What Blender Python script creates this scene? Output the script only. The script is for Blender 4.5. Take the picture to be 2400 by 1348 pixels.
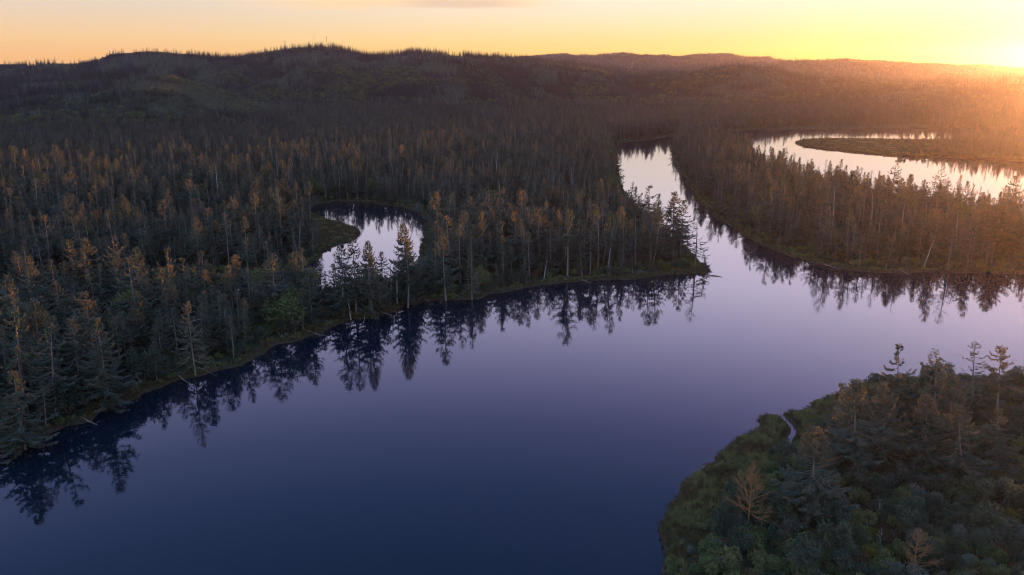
import bpy, math, random
import numpy as np
from mathutils import Vector, Matrix

R = math.radians
scene = bpy.context.scene
for o in list(bpy.data.objects):
    bpy.data.objects.remove(o, do_unlink=True)
C = scene.collection
rng = np.random.default_rng(11)
random.seed(11)

# ------------------------------------------------------------------ camera
H = 90.0                      # metres above the water
PITCH = R(15.4)
F = 1848.0                    # focal length in photo pixels (photo 2400 x 1348)
cam_d = bpy.data.cameras.new('camera')
cam = bpy.data.objects.new('camera', cam_d)
C.objects.link(cam)
cam.location = (0, 0, H)
cam.rotation_euler = (R(90) - PITCH, 0, 0)
cam_d.sensor_width = 36.0
cam_d.lens = 36.0 * F / 2400.0
cam_d.clip_start = 1.0
cam_d.clip_end = 30000.0
scene.camera = cam

# ------------------------------------------------------------------ sky, sun, exposure
SUN_AZ = R(43)              # clockwise from the view direction (+Y)
SUN_EL = R(1.35)
sun_dir = Vector((math.sin(SUN_AZ) * math.cos(SUN_EL), math.cos(SUN_AZ) * math.cos(SUN_EL), math.sin(SUN_EL)))
world = bpy.data.worlds.new('World')
scene.world = world
world.use_nodes = True
wt = world.node_tree
wt.nodes.clear()


def N(tree, kind, **kw):
    n = tree.nodes.new(kind)
    for k, v in kw.items():
        setattr(n, k, v)
    return n


def math_node(tree, op, a, b=None, c=None, clamp=False):
    n = N(tree, 'ShaderNodeMath', operation=op)
    n.use_clamp = clamp
    for i, v in enumerate((a, b, c)):
        if v is None:
            continue
        if isinstance(v, (int, float)):
            n.inputs[i].default_value = v
        else:
            tree.links.new(v, n.inputs[i])
    return n.outputs[0]


def ramp(tree, fac, stops, scale=1.0):
    n = N(tree, 'ShaderNodeValToRGB')
    el = n.color_ramp.elements
    while len(el) > 1:
        el.remove(el[-1])
    for i, (p, c) in enumerate(stops):
        e = el[0] if i == 0 else el.new(p)
        e.position = p
        e.color = (c[0] * scale, c[1] * scale, c[2] * scale, 1)
    tree.links.new(fac, n.inputs['Fac'])
    return n.outputs['Color']


def mix_rgb(tree, fac, a, b, mode='MIX'):
    n = N(tree, 'ShaderNodeMix', data_type='RGBA', blend_type=mode)
    n.clamp_factor = True
    for s, v in ((n.inputs[0], fac), (n.inputs[6], a), (n.inputs[7], b)):
        if isinstance(v, (int, float)):
            s.default_value = v
        elif isinstance(v, (tuple, list)):
            s.default_value = (*v[:3], 1)
        else:
            tree.links.new(v, s)
    return n.outputs[2]


tc = N(wt, 'ShaderNodeTexCoord')
sep = N(wt, 'ShaderNodeSeparateXYZ')
wt.links.new(tc.outputs['Generated'], sep.inputs[0])
el_deg = math_node(wt, 'MULTIPLY', math_node(wt, 'ARCSINE', sep.outputs[2]), 180 / math.pi)
pos = math_node(wt, 'SQRT', math_node(wt, 'DIVIDE', math_node(wt, 'MAXIMUM', el_deg, 0.0), 90.0))


def P(e):
    return math.sqrt(e / 90.0)


SKY_SUN = [(0, (1.0, .54, .05)), (1, (1.0, .66, .11)), (2, (1.0, .75, .27)), (4.6, (1.0, .87, .68)), (7.5, (1.4, 1.22, 1.17)), (11, (1.8, 1.62, 1.95)),
           (15, (1.95, 1.77, 2.42)), (18.5, (1.5, 1.4, 2.2)), (22.3, (.90, .88, 1.75)), (25.3, (.52, .58, 1.33)), (30, (.23, .37, .98)), (36, (.125, .26, .70)), (60, (.19, .43, .96))]
SKY_OFF = [(0, (.97, .49, .14)), (1, (.96, .54, .18)), (2, (.94, .62, .29)), (4.6, (.76, .66, .56)), (7.5, (1.1, 1.0, 1.1)), (11, (1.4, 1.3, 1.65)),
           (15, (1.35, 1.25, 1.9)), (18.5, (1.08, 1.05, 1.8)), (22.3, (.68, .74, 1.45)), (25.3, (.41, .52, 1.16)), (30, (.21, .36, .90)), (36, (.125, .26, .69)), (60, (.19, .43, .96))]
SKY_BACK = [(0, (.82, 1.02, 1.45)), (3, (1.10, 1.15, 1.55)), (8, (1.26, 1.5, 2.05)), (15, (1.18, 1.58, 2.3)), (25, (.88, 1.3, 2.05)), (40, (.45, .8, 1.45)), (60, (.19, .43, .96))]  # unseen sky behind the camera, brightened to lift the shaded land
c_sun = ramp(wt, pos, [(P(e), c) for e, c in SKY_SUN], .4)
c_off = ramp(wt, pos, [(P(e), c) for e, c in SKY_OFF], .4)
c_back = ramp(wt, pos, [(P(e), c) for e, c in SKY_BACK], .4)
vm = N(wt, 'ShaderNodeVectorMath', operation='DOT_PRODUCT')
wt.links.new(tc.outputs['Generated'], vm.inputs[0])
vm.inputs[1].default_value = sun_dir
sdot = vm.outputs['Value']
mr = N(wt, 'ShaderNodeMapRange', interpolation_type='SMOOTHSTEP')
wt.links.new(sdot, mr.inputs[0])
mr.inputs[1].default_value = .30
mr.inputs[2].default_value = .97
base = mix_rgb(wt, mr.outputs[0], c_off, c_sun)
mb_ = N(wt, 'ShaderNodeMapRange', interpolation_type='SMOOTHSTEP')
wt.links.new(sdot, mb_.inputs[0])
mb_.inputs[1].default_value = .12
mb_.inputs[2].default_value = -.45
base = mix_rgb(wt, mb_.outputs[0], base, c_back)
sd0 = math_node(wt, 'MAXIMUM', sdot, 0.0)
g1 = math_node(wt, 'MULTIPLY', math_node(wt, 'POWER', sd0, 900.0), .25)
g2 = math_node(wt, 'MULTIPLY', math_node(wt, 'POWER', sd0, 60.0), .05)
glow = N(wt, 'ShaderNodeCombineXYZ')
gs = math_node(wt, 'ADD', g1, g2)
wt.links.new(gs, glow.inputs[0])
wt.links.new(math_node(wt, 'MULTIPLY', gs, .78), glow.inputs[1])
wt.links.new(math_node(wt, 'MULTIPLY', gs, .35), glow.inputs[2])
base = mix_rgb(wt, 1.0, base, glow.outputs[0], 'ADD')
# thin streaky cloud, high over the hills
mapp = N(wt, 'ShaderNodeMapping')
wt.links.new(tc.outputs['Generated'], mapp.inputs[0])
mapp.inputs['Scale'].default_value = (5.0, 5.0, 90.0)
mapp.inputs['Location'].default_value = (.35, .2, .4)
nz = N(wt, 'ShaderNodeTexNoise')
nz.inputs['Scale'].default_value = 1.6
nz.inputs['Detail'].default_value = 6
nz.inputs['Roughness'].default_value = .55
wt.links.new(mapp.outputs[0], nz.inputs['Vector'])
cl = N(wt, 'ShaderNodeMapRange', interpolation_type='SMOOTHSTEP')
wt.links.new(nz.outputs['Fac'], cl.inputs[0])
cl.inputs[1].default_value = .47
cl.inputs[2].default_value = .66
az_deg = math_node(wt, 'MULTIPLY', math_node(wt, 'ARCTAN2', sep.outputs[0], sep.outputs[1]), 180 / math.pi)


def bump(v, a, b, c, d):
    m1 = N(wt, 'ShaderNodeMapRange', interpolation_type='SMOOTHSTEP'); wt.links.new(v, m1.inputs[0])
    m1.inputs[1].default_value = a; m1.inputs[2].default_value = b
    m2 = N(wt, 'ShaderNodeMapRange', interpolation_type='SMOOTHSTEP'); wt.links.new(v, m2.inputs[0])
    m2.inputs[1].default_value = d; m2.inputs[2].default_value = c
    return math_node(wt, 'MULTIPLY', m1.outputs[0], m2.outputs[0])


edge = math_node(wt, 'ADD', el_deg, math_node(wt, 'MULTIPLY', math_node(wt, 'SUBTRACT', nz.outputs['Fac'], .5), 1.1))
cfac = math_node(wt, 'MULTIPLY', bump(az_deg, -21, -11, -1, 5), bump(edge, 3.8, 4.25, 4.9, 5.6))
thick = bump(az_deg, -9, -5, -2, 2)
base = mix_rgb(wt, math_node(wt, 'MULTIPLY', cfac, .75), base, mix_rgb(wt, thick, (.40 * 1.0, .4 * .70, .4 * .38), (.4 * .80, .4 * .55, .4 * .38)))
sky = N(wt, 'ShaderNodeTexSky', sky_type='NISHITA', sun_disc=False)
sky.sun_elevation = SUN_EL
sky.sun_rotation = SUN_AZ
sky.altitude = 90
bg1 = N(wt, 'ShaderNodeBackground')
bg1.inputs[1].default_value = .45
wt.links.new(base, bg1.inputs[0])
bg2 = N(wt, 'ShaderNodeBackground')
bg2.inputs[1].default_value = .05
wt.links.new(sky.outputs[0], bg2.inputs[0])
mixs = N(wt, 'ShaderNodeMixShader')
mixs.inputs[0].default_value = .04
wt.links.new(bg1.outputs[0], mixs.inputs[1])
wt.links.new(bg2.outputs[0], mixs.inputs[2])
wo = N(wt, 'ShaderNodeOutputWorld')
wt.links.new(mixs.outputs[0], wo.inputs[0])

sun_d = bpy.data.lights.new('sun', 'SUN')
sun_d.energy = 5.0
sun_d.angle = R(.6)
sun_d.color = (1.0, .41, .085)
sun = bpy.data.objects.new('sun', sun_d)
C.objects.link(sun)
sun.rotation_euler = (-sun_dir).to_track_quat('-Z', 'Y').to_euler()
sun.location = (800, 1000, 400)

vs = scene.view_settings
vs.view_transform = 'Standard'
vs.look = 'None'
vs.exposure = 2.55
vs.gamma = 1.0
vs.use_curve_mapping = False
scene.render.engine = 'CYCLES'
scene.cycles.max_bounces = 5
scene.cycles.diffuse_bounces = 2
scene.cycles.glossy_bounces = 2
scene.cycles.transmission_bounces = 2
scene.cycles.volume_bounces = 0
scene.cycles.transparent_max_bounces = 4
scene.cycles.use_denoising = True
scene.cycles.filter_width = 1.05
scene.cycles.denoiser = 'OPENIMAGEDENOISE'
scene.cycles.denoising_input_passes = 'RGB_ALBEDO_NORMAL'
scene.cycles.denoising_prefilter = 'ACCURATE'

HAZE_DENSITY = 0.000024
HAZE_G = .88

# ------------------------------------------------------------------ helpers
def ray(px, py):
    r = (px - 1200.0) / F
    u = (674.0 - py) / F
    return r, math.cos(PITCH) + u * math.sin(PITCH), -math.sin(PITCH) + u * math.cos(PITCH)


def at(px, py, z=0.0):
    """ground position seen at a point of the photograph"""
    dx, dy, dz = ray(px, py)
    t = (z - H) / dz
    return dx * t, dy * t


def to_px(x, y, z):
    """numpy: world -> photo pixel"""
    fw = y * math.cos(PITCH) - (z - H) * math.sin(PITCH)
    up = y * math.sin(PITCH) + (z - H) * math.cos(PITCH)
    return 1200.0 + F * x / fw, 674.0 - F * up / fw


def _hash(ix, iy, seed):
    n = (ix.astype(np.int64) * 374761393 + iy.astype(np.int64) * 668265263 + seed * 1442695041) & 0xffffffff
    n = ((n ^ (n >> 13)) * 1274126177) & 0xffffffff
    return ((n ^ (n >> 16)) & 0xffff) / 65535.0


def vnoise(x, y, seed=0):
    ix = np.floor(x); iy = np.floor(y)
    fx = x - ix; fy = y - iy
    fx = fx * fx * (3 - 2 * fx); fy = fy * fy * (3 - 2 * fy)
    a = _hash(ix, iy, seed); b = _hash(ix + 1, iy, seed); c = _hash(ix, iy + 1, seed); d = _hash(ix + 1, iy + 1, seed)
    return (a * (1 - fx) + b * fx) * (1 - fy) + (c * (1 - fx) + d * fx) * fy


def fbm(x, y, seed=0, octaves=4):
    s = 0.0; a = .5; t = 0.0
    for i in range(octaves):
        s = s + a * vnoise(x * 2 ** i, y * 2 ** i, seed + i * 17)
        t += a; a *= .5
    return s / t


def sstep(a, b, x):
    t = np.clip((x - a) / (b - a), 0, 1)
    return t * t * (3 - 2 * t)


def tag(o, label=None, cat=None, group=None, kind=None):
    if label: o['label'] = label
    if cat: o['category'] = cat
    if group: o['group'] = group
    if kind: o['kind'] = kind
    return o


def link(name, mesh, mats=(), parent=None):
    o = bpy.data.objects.new(name, mesh)
    C.objects.link(o)
    if parent is not None:
        o.parent = parent
    return o


def empty(name, loc, rot=(0, 0, 0), sc=(1, 1, 1)):
    o = bpy.data.objects.new(name, None)
    C.objects.link(o)
    o.location = loc
    o.rotation_euler = rot
    o.scale = sc
    return o


class MB:
    """collects shapes for one mesh"""
    def __init__(self):
        self.v = []; self.f = []; self.m = []

    def add(self, vs_, fs_, mat=0):
        b = len(self.v)
        self.v.extend(vs_)
        for f in fs_:
            self.f.append(tuple(i + b for i in f))
            self.m.append(mat)

    def tube(self, pts, rad, sides=5, mat=0, cap=True):
        n = len(pts); vs_ = []; fs_ = []
        pts = [Vector(p) for p in pts]
        for i, p in enumerate(pts):
            d = (pts[min(i + 1, n - 1)] - pts[max(i - 1, 0)])
            if d.length < 1e-6: d = Vector((0, 0, 1))
            d.normalize()
            a = d.cross(Vector((.31, .95, .07)))
            if a.length < .1: a = d.cross(Vector((1, 0, 0)))
            a.normalize(); b = d.cross(a)
            for k in range(sides):
                t = 2 * math.pi * k / sides
                vs_.append(p + (a * math.cos(t) + b * math.sin(t)) * rad[i])
        for i in range(n - 1):
            for k in range(sides):
                k2 = (k + 1) % sides
                fs_.append((i * sides + k, i * sides + k2, (i + 1) * sides + k2, (i + 1) * sides + k))
        if cap:
            fs_.append(tuple((n - 1) * sides + k for k in range(sides)))
            fs_.append(tuple(reversed(range(sides))))
        self.add(vs_, fs_, mat)

    def blade(self, p, d, w, side, mat=1, bend=0.0):
        """a leaf-shaped spray from p along d (length included), half width w along side"""
        mid = p + d * .45 + Vector((0, 0, bend))
        self.add([p, mid + side * w, p + d, mid - side * w], [(0, 1, 2, 3)], mat)

    def mesh(self, name, mats, smooth=False):
        me = bpy.data.meshes.new(name)
        me.from_pydata([tuple(v) for v in self.v], [], self.f)
        for m in mats: me.materials.append(m)
        me.polygons.foreach_set('material_index', self.m)
        if smooth:
            me.polygons.foreach_set('use_smooth', [True] * len(self.f))
        me.update()
        return me


# ------------------------------------------------------------------ materials
def new_mat(name):
    m = bpy.data.materials.new(name)
    m.use_nodes = True
    m.node_tree.nodes.clear()
    return m, m.node_tree


def out(t, shader, vol=False):
    o = N(t, 'ShaderNodeOutputMaterial')
    t.links.new(shader, o.inputs['Volume' if vol else 'Surface'])


def noise(t, scale, detail=3.0, rough=.55, vec=None):
    n = N(t, 'ShaderNodeTexNoise')
    n.inputs['Scale'].default_value = scale
    n.inputs['Detail'].default_value = detail
    n.inputs['Roughness'].default_value = rough
    if vec is not None: t.links.new(vec, n.inputs['Vector'])
    return n.outputs['Fac']


def foliage_mat(name, a, b, c, trans=.3, scale=.35, sunlit_tip=None):
    """leaf colour: varies from plant to plant (a..b) and inside a plant towards c"""
    m, t = new_mat(name)
    oi = N(t, 'ShaderNodeObjectInfo')
    tc_ = N(t, 'ShaderNodeTexCoord')
    col = mix_rgb(t, oi.outputs['Random'], a, b)
    nf = noise(t, scale, 3, .6, tc_.outputs['Object'])
    mr_ = N(t, 'ShaderNodeMapRange'); t.links.new(nf, mr_.inputs[0])
    mr_.inputs[1].default_value = .42; mr_.inputs[2].default_value = .72
    col = mix_rgb(t, mr_.outputs[0], col, c)
    if sunlit_tip:       # painted warm brown on crown tops, strengthening the low sun's orange tips
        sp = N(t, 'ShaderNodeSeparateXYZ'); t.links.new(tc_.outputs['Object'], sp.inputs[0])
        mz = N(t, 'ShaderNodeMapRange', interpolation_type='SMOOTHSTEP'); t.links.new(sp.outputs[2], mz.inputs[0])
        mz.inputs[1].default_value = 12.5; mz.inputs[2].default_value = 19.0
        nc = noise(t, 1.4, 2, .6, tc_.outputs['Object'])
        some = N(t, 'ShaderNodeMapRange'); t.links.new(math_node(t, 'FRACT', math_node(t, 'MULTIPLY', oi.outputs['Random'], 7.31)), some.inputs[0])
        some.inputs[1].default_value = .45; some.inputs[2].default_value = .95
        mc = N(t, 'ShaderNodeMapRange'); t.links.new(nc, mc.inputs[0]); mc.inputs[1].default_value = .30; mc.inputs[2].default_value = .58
        col = mix_rgb(t, math_node(t, 'MULTIPLY', math_node(t, 'MULTIPLY', mz.outputs[0], mc.outputs[0]), some.outputs[0]), col, sunlit_tip)
    d = N(t, 'ShaderNodeBsdfDiffuse'); t.links.new(col, d.inputs[0])
    tr = N(t, 'ShaderNodeBsdfTranslucent'); t.links.new(col, tr.inputs[0])
    mx = N(t, 'ShaderNodeMixShader'); mx.inputs[0].default_value = trans
    t.links.new(d.outputs[0], mx.inputs[1]); t.links.new(tr.outputs[0], mx.inputs[2])
    out(t, mx.outputs[0])
    return m


def bark_mat(name, a, b):
    m, t = new_mat(name)
    tc_ = N(t, 'ShaderNodeTexCoord')
    mp = N(t, 'ShaderNodeMapping'); t.links.new(tc_.outputs['Object'], mp.inputs[0])
    mp.inputs['Scale'].default_value = (4, 4, .6)
    col = mix_rgb(t, noise(t, 1.5, 4, .65, mp.outputs[0]), a, b)
    p = N(t, 'ShaderNodeBsdfPrincipled'); t.links.new(col, p.inputs['Base Color'])
    p.inputs['Roughness'].default_value = .9
    p.inputs['Specular IOR Level'].default_value = 0.0
    out(t, p.outputs[0])
    return m


M_NEEDLE = foliage_mat('spruce_needles', (.032, .066, .052), (.080, .096, .070), (.13, .11, .07), .40, .35, (.20, .135, .07))  # last colour paints sunlit warmth into the crown tops
M_NEEDLE_PALE = foliage_mat('lichened_needles', (.10, .095, .06), (.12, .11, .07), (.15, .135, .09))
M_HILL = foliage_mat('plantation_needles', (.115, .165, .13), (.15, .175, .13), (.14, .145, .11), .10, .12)
M_HILL_DARK = foliage_mat('old_stand_shade_needles', (.034, .055, .052), (.052, .068, .058), (.06, .06, .05), .10, .12)  # dark old stands; also carries the painted shade of the gullies
M_LEAF = foliage_mat('shrub_leaves', (.075, .12, .045), (.16, .165, .065), (.15, .115, .06))
M_LEAF_DARK = foliage_mat('dark_shrub_leaves', (.034, .062, .046), (.085, .10, .06), (.085, .085, .06))
M_LEAF_GREY = foliage_mat('willow_leaves', (.11, .125, .10), (.14, .145, .115), (.09, .105, .08))
M_LEAF_YELLOW = foliage_mat('yellow_green_leaves', (.12, .12, .03), (.15, .13, .035), (.09, .10, .03))
M_LEAF_RUST = foliage_mat('rusty_leaves', (.13, .075, .035), (.11, .06, .035), (.08, .06, .03))
M_GRASS = foliage_mat('marsh_grass', (.12, .145, .05), (.20, .175, .075), (.20, .14, .07), .35, .05)
M_GRASS_DRY = foliage_mat('dry_bank_grass', (.14, .095, .05), (.10, .08, .04), (.09, .075, .035), .3, .05)
M_BARK = bark_mat('spruce_bark', (.09, .075, .065), (.20, .17, .15))
M_BARK_DARK = bark_mat('dark_bark', (.07, .055, .045), (.14, .11, .09))
M_DEADWOOD = bark_mat('bleached_wood', (.17, .15, .13), (.30, .27, .24))
M_LIMB = bark_mat('grey_brown_limbs', (.13, .105, .085), (.22, .18, .15))
M_TWIG = bark_mat('orange_lit_twigs', (.17, .085, .04), (.27, .14, .065))  # orange sunlight on the bare twigs is put into this colour
M_STEEL = bark_mat('mast_steel', (.18, .17, .17), (.25, .24, .24))


def ground_mat():
    m, t = new_mat('forest_floor')
    g = N(t, 'ShaderNodeNewGeometry')
    n1 = noise(t, .035, 6, .6, g.outputs['Position'])
    n2 = noise(t, .9, 5, .65, g.outputs['Position'])
    col = ramp(t, n1, [(.32, (.034, .050, .026)), (.5, (.050, .062, .032)), (.66, (.066, .064, .038))])
    col = mix_rgb(t, n2, col, (.040, .036, .022))
    sp = N(t, 'ShaderNodeSeparateXYZ'); t.links.new(g.outputs['Position'], sp.inputs[0])
    mud = N(t, 'ShaderNodeMapRange'); t.links.new(sp.outputs[2], mud.inputs[0])
    mud.inputs[1].default_value = .55; mud.inputs[2].default_value = .15
    col = mix_rgb(t, mud.outputs[0], col, (.060, .042, .028))
    p = N(t, 'ShaderNodeBsdfPrincipled'); t.links.new(col, p.inputs['Base Color'])
    p.inputs['Roughness'].default_value = .95
    p.inputs['Specular IOR Level'].default_value = 0.0
    b = N(t, 'ShaderNodeBump'); b.inputs['Strength'].default_value = .6; b.inputs['Distance'].default_value = .4
    t.links.new(n2, b.inputs['Height']); t.links.new(b.outputs[0], p.inputs['Normal'])
    out(t, p.outputs[0])
    return m


def water_mat():
    m, t = new_mat('river_water')
    g = N(t, 'ShaderNodeNewGeometry')
    mp = N(t, 'ShaderNodeMapping'); t.links.new(g.outputs['Position'], mp.inputs[0])
    mp.inputs['Scale'].default_value = (.8, 1.0, 1)
    n1 = noise(t, .55, 3, .5, mp.outputs[0])
    n2 = noise(t, .012, 3, .5, g.outputs['Position'])
    b = N(t, 'ShaderNodeBump'); b.inputs['Distance'].default_value = .02
    t.links.new(math_node(t, 'MULTIPLY', math_node(t, 'POWER', n2, 2.0), 2.2), b.inputs['Strength'])
    t.links.new(n1, b.inputs['Height'])
    p = N(t, 'ShaderNodeBsdfPrincipled')
    p.inputs['Base Color'].default_value = (.003, .009, .016, 1)
    p.inputs['Roughness'].default_value = .045
    p.inputs['IOR'].default_value = 1.36
    t.links.new(b.outputs[0], p.inputs['Normal'])
    out(t, p.outputs[0])
    return m


M_GROUND = ground_mat()
M_WATER = water_mat()

# ------------------------------------------------------------------ river outline (traced, then laid out on the ground plane)
LEFT_BANK = [(-1500, 1900), (-700, 1400), (-300, 1190), (0, 1058), (60, 1046), (110, 1022), (160, 1000), (200, 992), (230, 965), (290, 944),
             (330, 926), (380, 911), (420, 893), (470, 884), (520, 869), (570, 858), (600, 835), (650, 811), (700, 795), (730, 785),
             (770, 769), (830, 749), (880, 745), (930, 731), (950, 716), (1000, 706), (1060, 703), (1120, 700), (1150, 690), (1230, 678),
             (1280, 668), (1330, 662), (1400, 658), (1480, 655), (1560, 645), (1620, 642), (1655, 641), (1667, 634)]
CHANNEL_LEFT = [(1640, 612), (1600, 577), (1560, 553), (1530, 532), (1503, 508), (1482, 480), (1468, 455), (1456, 431), (1448, 400), (1446, 370), (1448, 345), (1452, 334)]
FAR_BANK = [(1530, 328), (1600, 313), (1640, 307), (1900, 303), (2150, 300), (2400, 298), (2800, 292)]
RIGHT_EDGE = [(2800, 560), (3600, 880)]
ISLAND_SHORE = [(3000, 880), (2400, 890), (2300, 890), (2200, 892), (2060, 895), (2000, 911), (1950, 932), (1905, 950), (1880, 964), (1835, 971), (1800, 977),
                (1776, 985), (1790, 995), (1760, 1014), (1730, 1030), (1700, 1056), (1660, 1085), (1640, 1110), (1610, 1132), (1575, 1180), (1552, 1230),
                (1547, 1290), (1562, 1348), (1600, 1480), (1700, 1900), (1700, 2600), (-1500, 2600)]
PENINSULA = [(1570, 340), (1578, 375), (1602, 418), (1632, 465), (1672, 508), (1725, 537), (1780, 572), (1845, 597), (1900, 616), (1980, 632),
             (2050, 638), (2200, 640), (2400, 642), (3000, 652), (3000, 585), (2700, 556), (2400, 512), (2200, 480), (2000, 448), (1900, 428), (1800, 398),
             (1740, 366), (1690, 346), (1640, 335)]
MARSH_BAR = [(1864, 334), (1880, 328), (1930, 326), (2000, 326.5), (2100, 328), (2180, 329), (2300, 327), (2600, 320), (3000, 316), (3000, 410), (2600, 392),
             (2400, 380), (2300, 373), (2200, 368), (2110, 366), (2000, 357), (1930, 350), (1880, 343)]
LAGOON = [(735, 480), (800, 473), (870, 477), (940, 486), (985, 498), (1004, 516), (996, 548), (986, 590), (974, 625), (940, 652), (880, 668), (800, 682), (700, 695),
          (600, 701), (500, 706), (340, 714), (200, 708), (110, 700), (30, 705), (-80, 712), (-80, 692), (30, 682), (120, 676), (200, 672), (300, 668), (400, 664), (500, 657),
          (600, 648), (690, 634), (738, 612), (754, 592), (780, 577), (815, 567), (838, 558), (848, 546), (835, 537), (800, 523), (765, 515), (742, 508), (730, 496)]
CREEK = [(1828, 975), (1842, 985), (1858, 1000), (1861, 1013), (1852, 1026), (1848, 1040), (1838, 1056), (1840, 1068)]


def W(poly):
    return np.array([at(*p) for p in poly])


def densify(P_, amp, seed, closed=True, step=1.8):
    """subdivide an outline and roughen it so that the shore is not made of straight pieces"""
    outp = []
    n = len(P_)
    for i in range(n if closed else n - 1):
        a = P_[i]; b = P_[(i + 1) % n]
        L = np.linalg.norm(b - a)
        k = int(max(1, min(90, L / step)))
        for j in range(k):
            outp.append(a + (b - a) * j / k)
    Q = np.array(outp)
    d = np.stack([fbm(Q[:, 0] / 9, Q[:, 1] / 9, seed, 3) - .5, fbm(Q[:, 0] / 9, Q[:, 1] / 9, seed + 5, 3) - .5], 1)
    f_ = np.stack([fbm(Q[:, 0] / 2.6, Q[:, 1] / 2.6, seed + 9, 2) - .5, fbm(Q[:, 0] / 2.6, Q[:, 1] / 2.6, seed + 11, 2) - .5], 1)
    return Q + d * amp + f_ * 2.2


MAIN = densify(W(LEFT_BANK + CHANNEL_LEFT + FAR_BANK + RIGHT_EDGE + ISLAND_SHORE), 4.0, 3)
PEN = densify(W(PENINSULA), 4.0, 9)
BAR = densify(W(MARSH_BAR), 3.0, 21)
LAG = densify(W(LAGOON), 4.0, 33)
CRK = W(CREEK)


def inside(P_, x, y):
    r = np.zeros(x.shape, bool)
    n = len(P_)
    bx = (x > P_[:, 0].min()) & (x < P_[:, 0].max()) & (y > P_[:, 1].min()) & (y < P_[:, 1].max())
    xs = x[bx]; ys = y[bx]
    q = np.zeros(xs.shape, bool)
    for i in range(n):
        x0, y0 = P_[i - 1]; x1, y1 = P_[i]
        if y0 == y1: continue
        c = ((y0 > ys) != (y1 > ys)) & (xs < (x1 - x0) * (ys - y0) / (y1 - y0) + x0)
        q ^= c
    r[bx] = q
    return r


def dist_to(P_, x, y, closed=True, reach=40.0):
    """distance to an outline, exact within reach"""
    d = np.full(x.shape, reach)
    n = len(P_)
    for i in range(0 if closed else 1, n):
        a = P_[i - 1]; b = P_[i]
        m = (x > min(a[0], b[0]) - reach) & (x < max(a[0], b[0]) + reach) & (y > min(a[1], b[1]) - reach) & (y < max(a[1], b[1]) + reach)
        if not m.any(): continue
        xs = x[m]; ys = y[m]
        ab = b - a; L2 = max(ab @ ab, 1e-9)
        t = np.clip(((xs - a[0]) * ab[0] + (ys - a[1]) * ab[1]) / L2, 0, 1)
        dd = np.hypot(xs - a[0] - t * ab[0], ys - a[1] - t * ab[1])
        d[m] = np.minimum(d[m], dd)
    return d


def shore_sd(x, y):
    """signed distance to the shore: positive on land"""
    x = np.asarray(x, float); y = np.asarray(y, float)
    water = (inside(MAIN, x, y) & ~inside(PEN, x, y) & ~inside(BAR, x, y)) | inside(LAG, x, y)
    d = np.full(x.shape, 40.0)
    for P_ in (MAIN, PEN, BAR, LAG):
        d = np.minimum(d, dist_to(P_, x, y))
    sd = np.where(water, -d, d)
    dc = dist_to(CRK, x, y, False, 6.0) - .75
    return np.where(dc < 4.5, np.minimum(sd, dc), sd)


# ------------------------------------------------------------------ hills: each ridge has its skyline, its distance and its slopes
RIDGES = [
    ([(-1200, 270), (-600, 250), (-300, 240), (0, 229), (110, 216), (200, 213), (300, 229), (380, 262), (440, 300), (500, 350)], 1370, 330, 260, 5),
    ([(-900, 300), (-300, 280), (0, 263), (80, 256), (160, 264), (240, 292), (300, 335)], 1160, 230, 190, 5),
    ([(1230, 320), (1290, 285), (1360, 252), (1440, 234), (1520, 229), (1600, 238), (1690, 258), (1780, 290)], 1850, 330, 300, 5),
    ([(560, 300), (640, 236), (720, 205), (800, 192), (880, 199), (960, 225), (1030, 262), (1080, 300)], 2080, 360, 330, 5),
    ([(1900, 300), (2000, 240), (2100, 215), (2200, 208), (2300, 215), (2420, 240), (2550, 290)], 1950, 420, 380, 5),
    # [(photo x, photo y of the crest)], distance of the crest, length of the front slope, of the back slope, height of the trees on the crest
    ([(-1500, 190), (-600, 165), (-200, 155), (0, 152), (60, 151), (130, 146), (210, 146), (270, 127), (330, 122), (400, 123), (440, 126), (500, 134),
      (560, 135), (600, 130), (640, 120), (700, 114), (760, 111), (800, 114), (830, 124), (860, 131), (900, 131), (960, 124), (1000, 123), (1060, 127),
      (1120, 132), (1180, 135), (1220, 139), (1300, 148), (1400, 160), (1500, 185), (1650, 230)], 2450, 1050, 900, 9),
    ([(-1500, 230), (-400, 205), (0, 200), (120, 192), (230, 184), (330, 171), (400, 173), (470, 191), (560, 226), (650, 254), (740, 290), (790, 330)], 1560, 600, 420, 5),
    ([(840, 320), (880, 250), (940, 214), (1000, 193), (1060, 184), (1130, 196), (1210, 216), (1300, 236), (1400, 258), (1500, 285), (1560, 320)], 1900, 480, 420, 5),
    ([(1250, 260), (1380, 205), (1450, 186), (1550, 176), (1640, 169), (1690, 160), (1740, 155), (1800, 158), (1850, 171), (1900, 178), (2000, 183), (2100, 194),
      (2200, 190), (2400, 183), (2700, 178), (3300, 175), (4200, 190)], 2350, 880, 700, 8),
    ([(1000, 170), (1180, 150), (1240, 147), (1300, 144), (1380, 148), (1440, 156), (1500, 163), (1600, 170), (1700, 190)], 3100, 800, 700, 8),
    ([(700, 170), (1000, 145), (1150, 140), (1240, 134), (1320, 128), (1400, 129), (1460, 127), (1500, 133), (1560, 136), (1600, 135), (1640, 129), (1700, 128),
      (1735, 133), (1760, 137), (1800, 136), (1830, 143), (1900, 150), (2100, 165)], 5400, 1500, 900, 6),
    ([(1650, 165), (1760, 156), (1850, 146), (1900, 142), (2000, 142), (2060, 146), (2120, 149), (2200, 152), (2250, 157), (2275, 153), (2320, 156), (2400, 159),
      (2600, 156), (3000, 152), (4200, 160)], 4300, 1300, 900, 6),
]


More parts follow.
